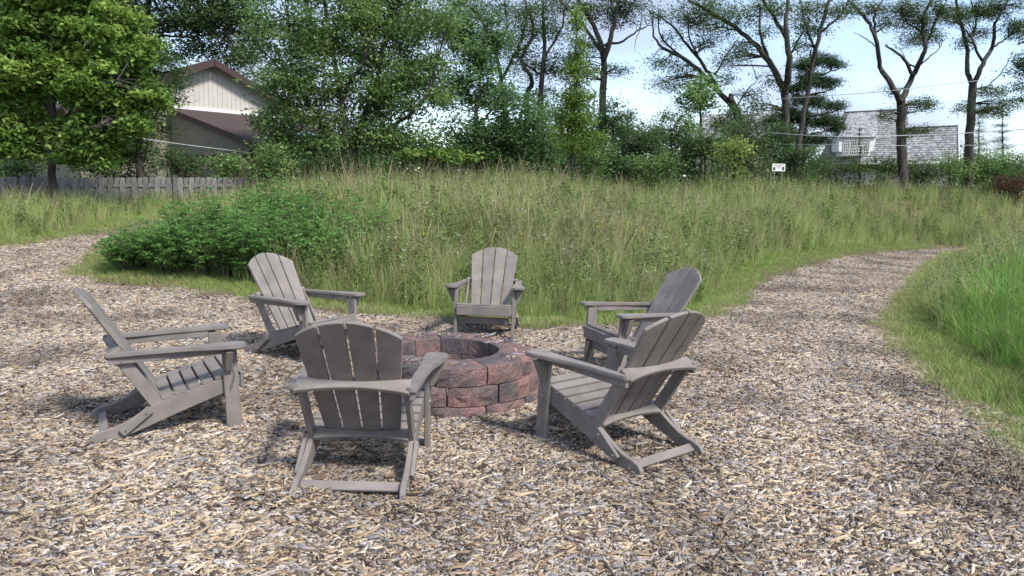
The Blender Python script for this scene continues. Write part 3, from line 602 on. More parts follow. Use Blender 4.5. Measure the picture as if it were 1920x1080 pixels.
tot += tree('locust_tree', 'pair of slim crooked dark trunks with sparse foliage behind the spire sapling', 'tree', 38, [([(992, 330), (988, 190), (997, 150), (978, 110), (1000, 60), (985, 0)], .17, .06), ([(1016, 330), (1014, 180), (1020, 80), (1015, -10)], .18, .06), ([(1018, 110), (1050, 60), (1060, 10)], .07, .03), ([(1016, 140), (985, 120), (960, 90)], .05, .02)],
     [(1010, 30, 50, 25), (1040, 60, 40, 25), (975, 90, 35, 20), (1000, 130, 45, 22), (1040, 120, 40, 22), (1050, 10, 40, 25), (1000, 180, 40, 20)], LOC, .13, 2.2, .65, .65, 48, lm='leaf_far', aspect=.35)
tot += tree('locust_tree', 'tall dark tree with forked trunk and one long drooping bare branch', 'tree', 36, [([(1130, 330), (1130, 190), (1132, 110), (1118, 60), (1085, 0)], .24, .08), ([(1132, 110), (1148, 60), (1160, 0)], .15, .06), ([(1134, 85), (1170, 75), (1200, 55), (1225, 45)], .07, .02), ([(1130, 100), (1095, 50), (1050, 0)], .1, .04), ([(1200, 55), (1192, 75), (1190, 98)], .02, .008)],
     [(1130, 15, 60, 25), (1180, 20, 40, 25), (1090, 30, 40, 25), (1160, 45, 30, 14), (1110, 85, 30, 20), (1150, 130, 40, 14), (1080, 130, 30, 25), (1160, -20, 70, 25)], DRK, .12, 1.9, .6, .4, 50, lm='leaf_far', aspect=.35)
tot += tree('spire_sapling', 'slender yellow-green spire-shaped sapling in front of the dark hedge', 'tree', 21, [([(1073, 325), (1076, 240), (1080, 120), (1082, 20)], .055, .01)],
     [(1081, 50, 10, 30), (1083, 95, 18, 28), (1083, 140, 28, 28), (1084, 185, 38, 28), (1084, 230, 44, 28), (1088, 265, 42, 22)], YEL, .075, 1.9, .26, .7, 36, up=.3)
tot += tree('leaning_locust', 'broken-topped tree leaning steeply with thin arching branches over the hedge', 'tree', 34, [([(1405, 300), (1382, 215), (1345, 168), (1285, 112), (1235, 85), (1222, 40)], .2, .03), ([(1385, 215), (1372, 190), (1370, 178)], .15, .1), ([(1345, 165), (1325, 130), (1290, 85), (1250, 40), (1225, 25)], .1, .02), ([(1285, 112), (1240, 70), (1235, 20)], .06, .02), ([(1340, 140), (1365, 100), (1385, 70)], .05, .012), ([(1375, 210), (1400, 170), (1420, 150)], .04, .01), ([(1310, 110), (1290, 60), (1300, 20)], .05, .015)],
     [(1255, 25, 40, 14), (1300, 45, 45, 14), (1330, 25, 40, 14), (1240, 120, 40, 12), (1290, 135, 35, 12), (1330, 80, 35, 12), (1260, 75, 30, 10), (1390, 100, 25, 10), (1360, 150, 25, 10), (1400, 180, 30, 12), (1250, 160, 40, 14)], LOC, .105, 2.3, .5, .65, 46, twigs=1, lm='leaf_far', aspect=.35)
tot += tree('round_tree', 'small round-headed green tree rising just above the hedge', 'tree', 30, [([(1314, 320), (1314, 230), (1312, 180)], .08, .03)], [(1310, 165, 32, 24), (1300, 190, 36, 22), (1330, 185, 26, 20)], MID, .12, 1.2, .42, .6, 60)
tot += tree('locust_tree', 'large locust with a long limb sweeping toward the broken leaning tree', 'tree', 33, [([(1480, 320), (1474, 250), (1472, 180), (1462, 150), (1435, 105), (1390, 60), (1330, 20), (1290, 0)], .24, .05), ([(1472, 175), (1480, 120), (1474, 60), (1478, -10)], .17, .07), ([(1474, 70), (1450, 30), (1430, 0)], .1, .05), ([(1440, 110), (1425, 60), (1425, 10)], .08, .03), ([(1390, 60), (1350, 50), (1310, 40)], .05, .015), ([(1478, 110), (1500, 70), (1520, 40)], .06, .02)],
     [(1320, 10, 50, 14), (1370, 35, 45, 14), (1410, 20, 40, 16), (1470, 15, 40, 18), (1340, 60, 40, 12), (1390, 90, 35, 12), (1440, 150, 30, 12), (1360, 115, 35, 12), (1440, 60, 30, 12), (1500, 50, 25, 14), (1420, 200, 30, 14)], LOC, .105, 2.3, .5, .65, 46, twigs=1, lm='leaf_far', aspect=.35)
tot += tree('slim_locust', 'slim slanting tree trunk crossing in front of the pine', 'tree', 30, [([(1492, 320), (1503, 240), (1515, 170), (1530, 90), (1552, 10), (1560, -30)], .13, .06), ([(1530, 95), (1512, 50), (1500, 0)], .06, .02), ([(1540, 60), (1575, 30), (1590, 0)], .05, .02), ([(1520, 140), (1500, 105), (1488, 80)], .03, .01)],
     [(1515, 20, 35, 18), (1560, 20, 30, 18), (1520, 55, 30, 14), (1590, 10, 20, 12), (1500, 85, 22, 14)], LOC, .10, 2.2, .45, .65, 46, twigs=1, lm='leaf_far', aspect=.35)
tot += tree('pine_tree', 'dark green pine with tiered upswept branches beside the shingled house', 'tree', 35, [([(1505, 320), (1512, 200), (1520, 95)], .16, .04)]+[([(1515, y+14), (1515+s*dx*.6, y+5), (1515+s*dx, y-6)], .05, .015) for s, dx, y in ((1, 70, 130), (1, 60, 165), (-1, 50, 170), (1, 75, 205), (-1, 60, 215), (1, 50, 240), (-1, 55, 250), (1, 40, 105))],
     [(1560, 120, 22, 8), (1535, 112, 25, 10), (1555, 160, 26, 9), (1525, 150, 32, 14), (1490, 165, 25, 10), (1515, 190, 45, 12), (1565, 200, 26, 8), (1480, 215, 40, 14), (1530, 225, 40, 14), (1560, 240, 22, 8), (1475, 250, 40, 14), (1520, 260, 40, 12), (1510, 120, 20, 14), (1450, 235, 28, 14)], [(.035, .075, .03), (.05, .095, .035), (.028, .06, .025)], .15, 2.6, .42, .45, 95, lm='leaf_far', aspect=.15, up=.2)
tot += tree('forked_locust', 'tree with thick forked trunk standing before the shingled roof', 'tree', 36, [([(1694, 330), (1690, 260), (1689, 185)], .25, .20), ([(1689, 190), (1672, 160), (1650, 125), (1642, 70), (1620, 30), (1590, 0)], .15, .05), ([(1690, 190), (1708, 150), (1728, 110), (1735, 80), (1730, 40), (1745, 0)], .15, .05), ([(1712, 140), (1690, 105), (1660, 85)], .09, .04), ([(1700, 118), (1720, 125), (1745, 105), (1765, 85)], .05, .02), ([(1642, 70), (1640, 30), (1655, 0)], .07, .03), ([(1735, 85), (1755, 40), (1765, 5)], .07, .03), ([(1730, 60), (1700, 40), (1690, 10)], .05, .02), ([(1645, 90), (1620, 70), (1600, 60)], .03, .01)],
     [(1690, 20, 40, 20), (1725, 40, 35, 25), (1745, 70, 25, 16), (1620, 15, 40, 12), (1660, 45, 22, 12), (1700, 75, 25, 12), (1725, 200, 40, 9), (1670, 215, 22, 8), (1700, 250, 25, 9), (1680, 170, 20, 8), (1760, 20, 35, 20), (1730, 190, 25, 7), (1735, 245, 22, 7)], [(.075, .125, .035), (.095, .15, .045), (.06, .105, .03)], .09, 2.6, .42, .7, 52, twigs=1, lm='leaf_far', aspect=.35)
tot += tree('forked_locust', 'tree with high forked trunk standing clear of the shingled roof end', 'tree', 37, [([(1815, 330), (1818, 250), (1824, 160)], .23, .185), ([(1824, 165), (1815, 130), (1812, 85), (1800, 40), (1790, -20)], .13, .05), ([(1824, 165), (1842, 120), (1862, 85), (1866, 45), (1890, 0)], .13, .05), ([(1845, 118), (1825, 80), (1830, 40), (1820, 0)], .07, .03), ([(1862, 88), (1890, 70), (1915, 50)], .05, .02), ([(1826, 170), (1860, 155), (1885, 125), (1900, 95)], .04, .012)],
     [(1795, 35, 35, 20), (1835, 20, 35, 20), (1880, 15, 40, 20), (1810, 80, 22, 12), (1905, 50, 25, 16), (1855, 175, 35, 10), (1880, 200, 35, 12), (1850, 215, 30, 10), (1840, 65, 20, 12), (1800, 200, 18, 8)], [(.075, .125, .035), (.095, .15, .045), (.06, .105, .03)], .09, 2.6, .42, .7, 52, twigs=1, lm='leaf_far', aspect=.35)
tot += tree('edge_tree', 'dark tree reaching in beside the high forked tree', 'tree', 38, [([(1950, 330), (1945, 100), (1940, -40)], .2, .08), ([(1945, 160), (1915, 130), (1900, 120)], .05, .02)], [(1915, 125, 28, 20), (1920, 165, 30, 14), (1925, 60, 25, 25), (1915, 190, 30, 10), (1950, 100, 40, 60)], DRK, .13, 1.2, .5, .4, 50, lm='leaf_far', aspect=.35)
for (x, t, bt, wd, d) in ((1880, 205, 300, 26, 54), (1835, 225, 300, 20, 57)):
    tot += tree('spruce_tree', ('small pointed spruce behind the far end of the hedge' if x > 1850 else 'smaller pointed spruce beside the roof end of the shake roofed house'), 'tree', d, [([(x, bt+20), (x, (t+bt)/2), (x, t)], .1, .02)], [(x, t+(bt-t)*f, wd*(.12+.8*f), (bt-t)*.07) for f in (.12, .3, .45, .6, .75, .9)], [(.04, .08, .045), (.05, .095, .05)], .16, 1.5, .45, .3, 45, lm='leaf_far', aspect=.15, group='small spruces', twigs=.6)
SH = [  # hedge shrubs: cx, cy, rx, ry, d, palette, label
 (1010, 262, 55, 48, 27, MID, 'rounded green shrub at the foot of the pair of slim trunks'),
 (1150, 225, 55, 50, 29, DRK, 'tall dark shrub behind the spire sapling'),
 (1200, 262, 55, 45, 27, DRK, 'dark dense shrub between spire sapling and leaning tree'),
 (1260, 245, 60, 50, 28, MID, 'tall green shrub under the arching branches of the leaning tree'),
 (1225, 302, 55, 16, 24, MID, 'low green bramble along the front of the dark hedge'),
 (1320, 262, 50, 45, 27, DRK, 'dark shrub below the small round-headed tree'),
 (1400, 250, 42, 50, 28, [(.09, .14, .06), (.11, .165, .07)], 'grey-green shrub beside the leaning trunk'),
 (1450, 262, 45, 45, 31, DRK, 'deep green shrub at the foot of the pine'),
 (1532, 292, 34, 22, 34, DRK, 'dark low shrub between pine and dormer window'),
 (1612, 308, 26, 15, 37, [(.11, .18, .04), (.14, .21, .05)], 'leafy bright shrub right under the dormer window'),
 (1568, 314, 36, 13, 38, [(.13, .17, .06), (.19, .19, .07)], 'flowering shrub with pale specks beneath the shingled eave'),
 (1660, 314, 38, 30, 37, MID, 'low clipped shrub at the forked trunk before the roof'),
 (1722, 314, 40, 32, 37, DRK, 'low dark shrub midway along the shingled eave'),
 (1780, 312, 40, 36, 37, MID, 'green shrub below the lower ridge end'),
 (1842, 305, 48, 40, 38, MID, 'tall green shrub at the foot of the high forked tree'),
 (1905, 318, 45, 36, 38, DRK, 'dark shrub at the far end of the hedge'),
 (1890, 345, 38, 16, 34, [(.10, .05, .035), (.14, .065, .04)], 'reddish brown withered shrub in front of the hedge'),
 (1372, 276, 24, 24, 24, [(.24, .34, .09), (.30, .39, .12)], 'small pale yellow-green shrub in front of the grey-green one'),
 (1100, 282, 55, 34, 26, MID, 'mid-green shrub at the foot of the spire sapling'),
 (1045, 205, 48, 45, 31, DRK, 'tall dark shrub between spire sapling and the slim crooked trunks'),
 (1375, 225, 45, 38, 31, DRK, 'shadowy shrub behind the broken leaning stem'),
 (1485, 292, 45, 26, 29, DRK, 'low dark undergrowth around the pine and slim trunk'),
 (955, 275, 55, 40, 27, MID, 'thick green shrub beside the blue-green tree trunk'),
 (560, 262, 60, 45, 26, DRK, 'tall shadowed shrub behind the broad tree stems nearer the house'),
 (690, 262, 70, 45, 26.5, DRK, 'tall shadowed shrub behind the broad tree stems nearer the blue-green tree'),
 (800, 285, 50, 35, 26, MID, 'green shrub between the broad tree and the blue-green tree'),
 (330, 300, 45, 20, 22, DRK, 'dark weedy shrub between fence and brick wall'),
 (430, 300, 40, 22, 22, MID, 'green weedy shrub below the house downspout'),
 (505, 290, 45, 38, 21, MID, 'leafy shrub closing the gap between house corner and broad tree'),
 (195, 292, 60, 38, 23.5, DRK, 'dense dark shrub between the fence and the sunlit side of the house'),
 (255, 270, 40, 40, 24.5, MID, 'upright green shrub at the fence end of the brick wall'),
 (40, 300, 55, 30, 22, DRK, 'dark undergrowth shrub behind the fence under the oak'),
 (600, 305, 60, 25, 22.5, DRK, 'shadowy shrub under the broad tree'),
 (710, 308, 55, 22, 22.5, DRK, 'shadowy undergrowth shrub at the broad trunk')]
for (cx, cy, rx, ry, d, pal, lab) in SH:
    b_ = at(cx, 330, d); base_y = topx((b_[0], d, float(terrain(b_[0], d))))[1]
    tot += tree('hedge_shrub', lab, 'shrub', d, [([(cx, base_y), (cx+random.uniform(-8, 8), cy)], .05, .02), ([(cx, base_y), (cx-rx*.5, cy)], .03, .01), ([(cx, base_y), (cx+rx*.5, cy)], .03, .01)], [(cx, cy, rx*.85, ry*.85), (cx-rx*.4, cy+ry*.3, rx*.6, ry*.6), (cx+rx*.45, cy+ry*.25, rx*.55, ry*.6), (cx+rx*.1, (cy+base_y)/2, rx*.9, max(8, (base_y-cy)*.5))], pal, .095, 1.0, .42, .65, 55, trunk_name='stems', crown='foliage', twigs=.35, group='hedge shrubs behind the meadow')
# the leafy clump at the left rim of the clearing: soft compound leaves
CL = [(.13, .27, .07), (.17, .33, .085), (.10, .215, .055), (.21, .37, .11)]
for i, (px, py, rw, h) in enumerate(CLUMP):
    g = ground(px, py); g = np.array([g[0], g[1]+.45, float(terrain(g[0], g[1]+.45))]); V = []; Q = []; PT = []
    ns = 48
    for s in range(ns):
        a = random.uniform(0, 6.28); rr = rw*math.sqrt(random.random()); hh = 1.05*h*(1-.35*(rr/rw)**2)*random.uniform(.75, 1.1)
        top = np.array([rr*math.cos(a), rr*math.sin(a), hh]); S = smooth_line(np.array([top*[.35, .35, 0], top*[.7, .7, .55], top]), 4); tube(V, Q, S, np.linspace(.006, .002, len(S)), 4)
        for f in np.linspace(.3, 1, 9):
            q = S[int(f*(len(S)-1))]; aa = random.uniform(0, 6.28); ln = random.uniform(.10, .20); dv = np.array([math.cos(aa), math.sin(aa), random.uniform(-.1, .45)])
            tt = np.linspace(.15, 1, 8)[:, None]; line = q+dv*ln*tt; side = np.array([-dv[1], dv[0], 0])*.022
            PT += [line+side, line-side]
    r = tag(empty('leafy_shrub', g), 'soft green bushy plant of fine divided leaves in the clump at the clearing rim', 'shrub', 'bushy plants in the clump at the clearing rim')
    link(bpy.data.objects.new('stems', qmesh('stems', np.concatenate(V), np.concatenate(Q), M['bark'], smooth=True)), r)
    P = np.concatenate(PT); P += rng.normal(0, .008, P.shape); lv = leaves(P, .052, .8, CL, .5, .25); link(bpy.data.objects.new('foliage', qmesh('foliage', lv[0], lv[1], M['leaf'], lv[2])), r); tot += len(P)
print('leaves', tot)

def distant_wood():
    PT = []; CC = []; pal = np.array(DRK)
    for px in np.arange(-900, 2800, 9.0):
        d = 66+rng.uniform(-6, 8); top = 262+18*math.sin(px*.011)+12*math.sin(px*.031+1)+rng.uniform(-10, 10)
        if px > 1440: top = max(top, 312+6*math.sin(px*.02))
        a = at(px, top, d); b = np.array([a[0], a[1], float(terrain(a[0], a[1]))]); k = int(2+(a[2]-b[2])*2.4)
        for _ in range(k):
            f = rng.random(); q = b+(a-b)*f+rng.normal(0, .35, 3); p = q+rng.normal(0, 1, (26, 3))*[.75, .75, .5]; p = p[p[:, 2] > b[2]-.3]; PT.append(p); CC.append(np.tile(pal[rng.integers(4)]*rng.uniform(.75, 1.2), (len(p), 1)))
    P = np.concatenate(PT); lv = leaves(P, .42, .4, DRK, .6, .2, np.concatenate(CC)); o = link(bpy.data.objects.new('distant_woods', qmesh('distant_woods', lv[0], lv[1], M['leaf_far'], lv[2])))
    tag(o, 'far dark woodland closing the view behind the hedge and houses', 'woods', kind='stuff'); print('woods', len(P))
distant_wood()

# ------------------------------------------------------------------ wooden fence, board by board
fr = tag(empty('wooden_fence', (0, 0, 0)), 'weathered grey wooden board fence in front of the brown-roofed house', 'fence')
def fpt(px): 
    d = 20+(px)/470*1.2; p = at(px, 331.5+px*.004, d); return p
f0, f1 = fpt(-120), fpt(500); FD = (f1-f0); FL = math.hypot(FD[0], FD[1]); fu = FD/FL
npk = int(FL/.148)
pk = []
for kk in range(4):
    hh = 1.3+.012*kk; pk.append(MB().prism([(-.07, -hh), (.07, -hh), (.07, -.035), (.04+.006*kk, 0), (-.045, 0), (-.07, -.03)], 1, -.009, .009).mesh('board', M['fence'], .003))
ang = math.atan2(fu[1], fu[0])
for i in range(npk):
    p = f0+FD*((i+.5)/npk); o = link(bpy.data.objects.new('board', pk[i % 4]), fr); back = .035 if i % 2 else -.012
    o.location = (p[0]-math.sin(ang)*back, p[1]+math.cos(ang)*back, p[2]+random.uniform(-.018, .018)); o.rotation_euler = (0, random.uniform(-.012, .012), ang)
for zz in (-.22, -1.0):
    MB().obox(f0+[-math.sin(ang)*.015, math.cos(ang)*.015, zz], f1+[-math.sin(ang)*.015, math.cos(ang)*.015, zz], (0, 0, 1), .09, .035).build('rail', M['fence'], fr)
for i in range(5):
    p = f0+FD*((i+.12)/4.4); m = MB().box((p[0]-.05, p[1]-.075, p[2]-1.5), (p[0]+.05, p[1]+.025, p[2]+.03)); m.box((p[0]-.062, p[1]-.087, p[2]+.03), (p[0]+.062, p[1]+.037, p[2]+.05)); m.build('post', M['fence'], fr, .004)

# ------------------------------------------------------------------ house with the cream gable and brown lean-to roof
M['cream'] = mat('cream_siding', (.50, .475, .425), .8, .06, 3); M['olive'] = mat('olive_siding', (.20, .185, .14), .85, .1, 3); M['brownroof'] = mat('brown_shingle', (.045, .032, .030), .95, .3, 20, 6, .5, 30, col2=(.08, .056, .052)); M['fascia'] = mat('brown_fascia', (.06, .035, .035), .7, .1)
M['glass'] = mat('window_glass', (.03, .04, .05), .08, .1, spec=.6); M['white'] = mat('white_paint', (.72, .72, .70), .6, .05)
def brickmat():
    m = bpy.data.materials.new('tan_brick'); m.use_nodes = True; n = m.node_tree.nodes; l = m.node_tree.links; b = n['Principled BSDF']; b.inputs['Roughness'].default_value = .9
    tc = n.new('ShaderNodeTexCoord'); s = n.new('ShaderNodeSeparateXYZ'); cb = n.new('ShaderNodeCombineXYZ'); l.new(tc.outputs['Object'], s.inputs[0]); ad = n.new('ShaderNodeMath'); l.new(s.outputs[0], ad.inputs[0]); l.new(s.outputs[1], ad.inputs[1]); l.new(ad.outputs[0], cb.inputs[0]); l.new(s.outputs[2], cb.inputs[1])
    t = n.new('ShaderNodeTexBrick'); t.inputs['Scale'].default_value = 1; t.inputs['Brick Width'].default_value = .24; t.inputs['Row Height'].default_value = .085; t.inputs['Mortar Size'].default_value = .008; t.inputs['Color1'].default_value = (.30, .21, .11, 1); t.inputs['Color2'].default_value = (.20, .14, .08, 1); t.inputs['Mortar'].default_value = (.12, .10, .08, 1)
    l.new(cb.outputs[0], t.inputs['Vector']); l.new(t.outputs['Color'], b.inputs['Base Color']); return m
M['brick'] = brickmat()
org = np.array([-14.3, 31.0]); t_ = np.array([.707, .707]); n_ = np.array([.707, -.707])
hz0 = float(terrain(-13, 31))-.3
house = tag(empty('gable_house', (org[0], org[1], hz0), R(45)), 'house with cream vertical-board gable above a brown shingled lean-to roof', 'house')
# local frame: x = t (to the right and back), y = -n (back), so the front is -y
H = lambda u, s, z: (u, -s, z-hz0)
Z1, ZE, PK = 4.75, 3.02, 6.75; PKU = 1.7; SL = .44; S1 = 7.8
sid = MB()                                   # gable boards
u = -3.4
while u < 6.8:
    zt = lambda q: PK-SL*abs(q-PKU)
    u1 = u+.19; a, b = zt(u), zt(u1)
    sid.add([H(u, 0, Z1-.4), H(u1, 0, Z1-.4), H(u1, 0, b), H(u, 0, a), H(u, -.03, Z1-.4), H(u1, -.03, Z1-.4), H(u1, -.03, b), H(u, -.03, a)], [(0, 1, 2, 3), (0, 4, 5, 1), (1, 5, 6, 2), (3, 7, 4, 0)]); u += .2
sid.build('gable_siding', M['cream'], house)
MB().add([H(-3.4, -.02, Z1-.4), H(6.8, -.02, Z1-.4), H(6.8, -.02, PK-SL*5.1), H(PKU, -.02, PK-.02), H(-3.4, -.02, PK-SL*5.1)], [(0, 1, 2, 3, 4)]).build('gable_backing', M['olive'], house)
MB().add([H(*p) for p in ((-3.4, -.05, -.3), (-3.4, -9, -.3), (-3.4, -9, 4.5), (-3.4, -.05, 4.5), (6.8, -.05, -.3), (6.8, -9, -.3), (6.8, -9, 4.5), (6.8, -.05, 4.5))], [(0, 1, 2, 3), (4, 7, 6, 5), (1, 5, 6, 2), (0, 3, 7, 4)]).build('wall', M['olive'], house)
rf = MB()
for sg in (-1, 1):
    e = PKU+sg*5.7; ze = PK-SL*5.7+.08
    rf.add([H(PKU, .45, PK+.10), H(e, .45, ze), H(e, -9.4, ze), H(PKU, -9.4, PK+.10), H(PKU, .45, PK+.02), H(e, .45, ze-.08), H(e, -9.4, ze-.08), H(PKU, -9.4, PK+.02)], [(0, 1, 2, 3), (4, 7, 6, 5), (0, 4, 5, 1), (1, 5, 6, 2), (2, 6, 7, 3)])
roof = rf.build('upper_roof', M['brownroof'], house)
for sg in (-1, 1):
    e = PKU+sg*5.7; MB().obox(H(PKU, .47, PK-.06), H(e, .47, PK-SL*5.7-.08), (0, 0, 1), .26, .05).build('bargeboard', M['fascia'], roof)
MB().obox(H(.0, .03, Z1-.02), H(6.6, .03, Z1-.02), (0, 0, 1), .16, .05).build('flashing_trim', M['white'], house)
lr = MB().add([H(-.1, .02, Z1-.06), H(5.5, .02, Z1-.06), H(5.5, S1, ZE), H(-.1, S1, ZE), H(-.1, .02, Z1-.2), H(5.5, .02, Z1-.2), H(5.5, S1, ZE-.14), H(-.1, S1, ZE-.14)], [(0, 1, 2, 3), (4, 7, 6, 5), (0, 4, 5, 1), (1, 5, 6, 2), (2, 6, 7, 3), (3, 7, 4, 0)]).build('lean_to_roof', M['brownroof'], house)
MB().obox(H(-.13, .0, Z1-.15), H(-.13, S1+.05, ZE-.09), (0, 0, 1), .2, .05).build('rake_board', M['fascia'], lr)
MB().obox(H(-.2, S1+.06, ZE-.08), H(5.5, S1+.06, ZE-.08), (0, 0, 1), .12, .1).build('gutter', M['fascia'], lr)
dz = (Z1-.06-ZE)/(S1-.02)
for (ua, ub, sa, sb) in ((1.9, 3.3, 3.2, 4.2), (2.3, 3.7, 5.0, 5.9)):
    def rp_(u_, s_, h): return H(u_, s_, Z1-.06-dz*s_+h)
    k = MB().add([rp_(ua, sa, 0), rp_(ub, sa, 0), rp_(ub, sb, 0), rp_(ua, sb, 0), rp_(ua, sa, .13), rp_(ub, sa, .13), rp_(ub, sb, .13), rp_(ua, sb, .13)], [(0, 1, 5, 4), (1, 2, 6, 5), (2, 3, 7, 6), (3, 0, 4, 7), (4, 5, 6, 7)]).build('skylight', M['fascia'], lr)
    MB().add([rp_(ua+.08, sa+.08, .137), rp_(ub-.08, sa+.08, .137), rp_(ub-.08, sb-.08, .137), rp_(ua+.08, sb-.08, .137)], [(0, 1, 2, 3)]).build('pane', mat('skylight_glass', (.25, .33, .40), .1, .1, spec=.8), k)
BR = 2.65
MB().add([H(0, -6, BR), H(0, S1-.3, BR), H(0, S1-.3, ZE-.08), H(0, 0, Z1-.2), H(0, -6, Z1-.2)], [(0, 1, 2, 3, 4)]).build('side_wall', M['olive'], house)
MB().add([H(.02, -6, hz0-.4), H(.02, S1-.3, hz0-.4), H(.02, S1-.3, BR), H(.02, -6, BR)], [(0, 1, 2, 3)]).build('brick_wall', M['brick'], house)
MB().add([H(.02, S1-.32, hz0-.4), H(5.5, S1-.32, hz0-.4), H(5.5, S1-.32, ZE), H(.02, S1-.32, ZE)], [(0, 1, 2, 3)]).build('brick_wall', M['brick'], house)
MB().obox(H(-.03, -6, BR), H(-.03, S1-.3, BR), (0, 0, 1), .1, .05).build('band_trim', M['fascia'], house)
MB().cyl(H(-.08, S1-.4, hz0-.3), H(-.08, S1-.4, ZE-.15), .05).build('downspout', M['fascia'], house)
for (s0, s1) in ((3.2, 5.2), (-1.2, .6)):
    wn = MB().obox(H(-.02, s0, 2.1), H(-.02, s1, 2.1), (0, 0, 1), 1.1, .06).build('window', M['fascia'], house); MB().obox(H(-.06, s0+.1, 2.1), H(-.06, s1-.1, 2.1), (0, 0, 1), .9, .03).build('pane', M['glass'], wn)

# ------------------------------------------------------------------ house with the silvery shake roof
M['shake'] = leafmat('grey_shake', trans=0, rnd=0, rough=.9); M['shakebase'] = mat('shake_underlay', (.09, .085, .09), .95)
D2 = 49
sh = tag(empty('shingled_house', at(1670, 330, D2)*[1, 1, 0]+[0, 0, .3]), 'house with steep silvery wood-shake roof and a white dormer window', 'house')
so = np.array(sh.location)
def roofplane(name, ptl, ptr, pbl, pbr, dtop, dbot, expo=.17, tl=None):
    """shakes laid in courses on the quad given by pixel corners, leaning back from dbot to dtop"""
    A, B, Cc, Dd = at(*ptl, dtop), at(*ptr, dtop), at(*pbl, dbot), at(*pbr, dbot)
    V = []; Q = []; K = []; hgt = np.linalg.norm(Cc-A); rows = int(hgt/expo); nrm = np.cross(B-A, A-Cc); nrm /= np.linalg.norm(nrm); nrm *= np.sign(-nrm[1])
    for r_ in range(rows):
        f0_, f1_ = r_/rows, (r_+1.06)/rows; l0, r0 = A+(Cc-A)*f0_, B+(Dd-B)*f0_; l1, r1 = A+(Cc-A)*f1_, B+(Dd-B)*f1_
        x = 0; wl = np.linalg.norm(r1-l1)
        while x < wl:
            ww = random.uniform(.12, .26); x1 = min(wl, x+ww-.012); a, b = x/wl, x1/wl; j = random.uniform(-.012, .02)*nrm[2]; dn = (Cc-A)/hgt*random.uniform(-.012, .018)
            p = [l0+(r0-l0)*a+nrm*.008, l0+(r0-l0)*b+nrm*.008, l1+(r1-l1)*b+nrm*.045+dn, l1+(r1-l1)*a+nrm*.045+dn, l1+(r1-l1)*b+dn, l1+(r1-l1)*a+dn]
            o = len(V); V += p; Q += [(o, o+1, o+2, o+3), (o+3, o+2, o+4, o+5)]; cc = np.array([.33, .34, .36])*random.uniform(.65, 1.35); K += [cc]*6; x += ww
    me = qmesh(name, np.array(V)-so, np.array(Q), M['shake'], np.array(K)); o = link(bpy.data.objects.new(name, me), sh); o['kind'] = 'stuff'
    MB().add([A-so, B-so, Dd-so, Cc-so], [(0, 1, 2, 3)]).build('roof_deck', M['shakebase'], sh)
    return o
roofplane('roof_shakes', (1583, 211), (1700, 205), (1530, 306), (1712, 305), D2+1.6, D2)
roofplane('lower_roof_shakes', (1695, 241), (1795, 236), (1712, 305), (1796, 302), D2+1.6, D2+.3)
hm = MB()
for (x0, x1, y0, y1) in ((1560, 1796, 306, 345),):
    hm.add([at(x0, y0, D2+.5)-so, at(x1, y0-2, D2+.5)-so, at(x1, y1+14, D2+.5)-so, at(x0, y1+14, D2+.5)-so], [(0, 1, 2, 3)])
hm.build('wall', mat('grey_stucco', (.42, .42, .43), .9, .08), sh)
MB().obox(at(1532, 307.5, D2-.1)-so, at(1797, 304, D2-.1)-so, (0, 0, 1), .12, .14).build('gutter', M['white'], sh)
MB().obox(at(1583, 210.5, D2+1.6)-so, at(1701, 204.5, D2+1.6)-so, (0, 0, 1), .07, .2).build('ridge_cap', M['shakebase'], sh)
MB().obox(at(1695, 240.5, D2+1.6)-so, at(1796, 235.5, D2+1.6)-so, (0, 0, 1), .07, .2).build('ridge_cap', M['shakebase'], sh)
MB().obox(at(1796.5, 237, D2+1.5)-so, at(1797.5, 302, D2+.25)-so, (0, -1, .3), .16, .06).build('rake_board', M['white'], sh)
MB().add([at(1797, 238, D2+1.6)-so, at(1797, 345, D2+1.6)-so, at(1797, 345, D2+.5)-so, at(1797, 302, D2+.4)-so], [(0, 1, 2, 3)]).build('end_wall', M['white'], sh)
# shed dormer: its own roof of shakes flaring from the ridge, white front and casements
DD = D2-.9
roofplane('dormer_shakes', (1592, 212), (1648, 209), (1571, 258), (1645, 256), D2+1.55, DD-.15, .15)
dm = MB().prism([(0, 0)], 0, 0, 0) if False else MB()
c0, c1, c2, c3 = at(1573, 258, DD), at(1643, 256, DD), at(1638, 282, DD), at(1573, 284, DD)
w0, w1 = at(1580, 293, DD), at(1631, 291, DD); c4, c5 = at(1579, 285, DD), at(1632, 283, DD)
front = [c0, c1, c2, c5, w1, w0, c4, c3]
dm.add([p-so for p in front]+[p-so+np.array([0, 1.1, 0]) for p in front], [tuple(range(8)), tuple(range(8, 16))[::-1]]+[(i, (i+1) % 8, 8+(i+1) % 8, 8+i) for i in range(8)])
dormer = dm.build('dormer', M['white'], sh)
for i in range(4):
    xa = 1582.5+i*12.6; ya = 263-.03*i*12; a0, a1 = at(xa, ya, DD-.03), at(xa+10.2, ya-.2, DD-.03); b0 = at(xa, ya+27, DD-.03); hgt = a0[2]-b0[2]; wd = a1[0]-a0[0]
    wn = MB().box(tuple(a0-so+[0, -.01, -hgt]), tuple(a0-so+[wd, .02, 0])).build('window', M['glass'], dormer)
    fm = MB(); q = a0-so
    for k in range(4): fm.box((q[0]+wd*k/3-.014, q[1]-.035, q[2]-hgt), (q[0]+wd*k/3+.014, q[1]-.0105, q[2]))
    fm.build('mullion', M['white'], wn)
    fm = MB()
    for k in range(6): fm.box((q[0]-.014, q[1]-.030, q[2]-hgt*k/5-.014), (q[0]+wd+.014, q[1]-.0105, q[2]-hgt*k/5+.014))
    fm.build('glazing_bar', M['white'], wn)
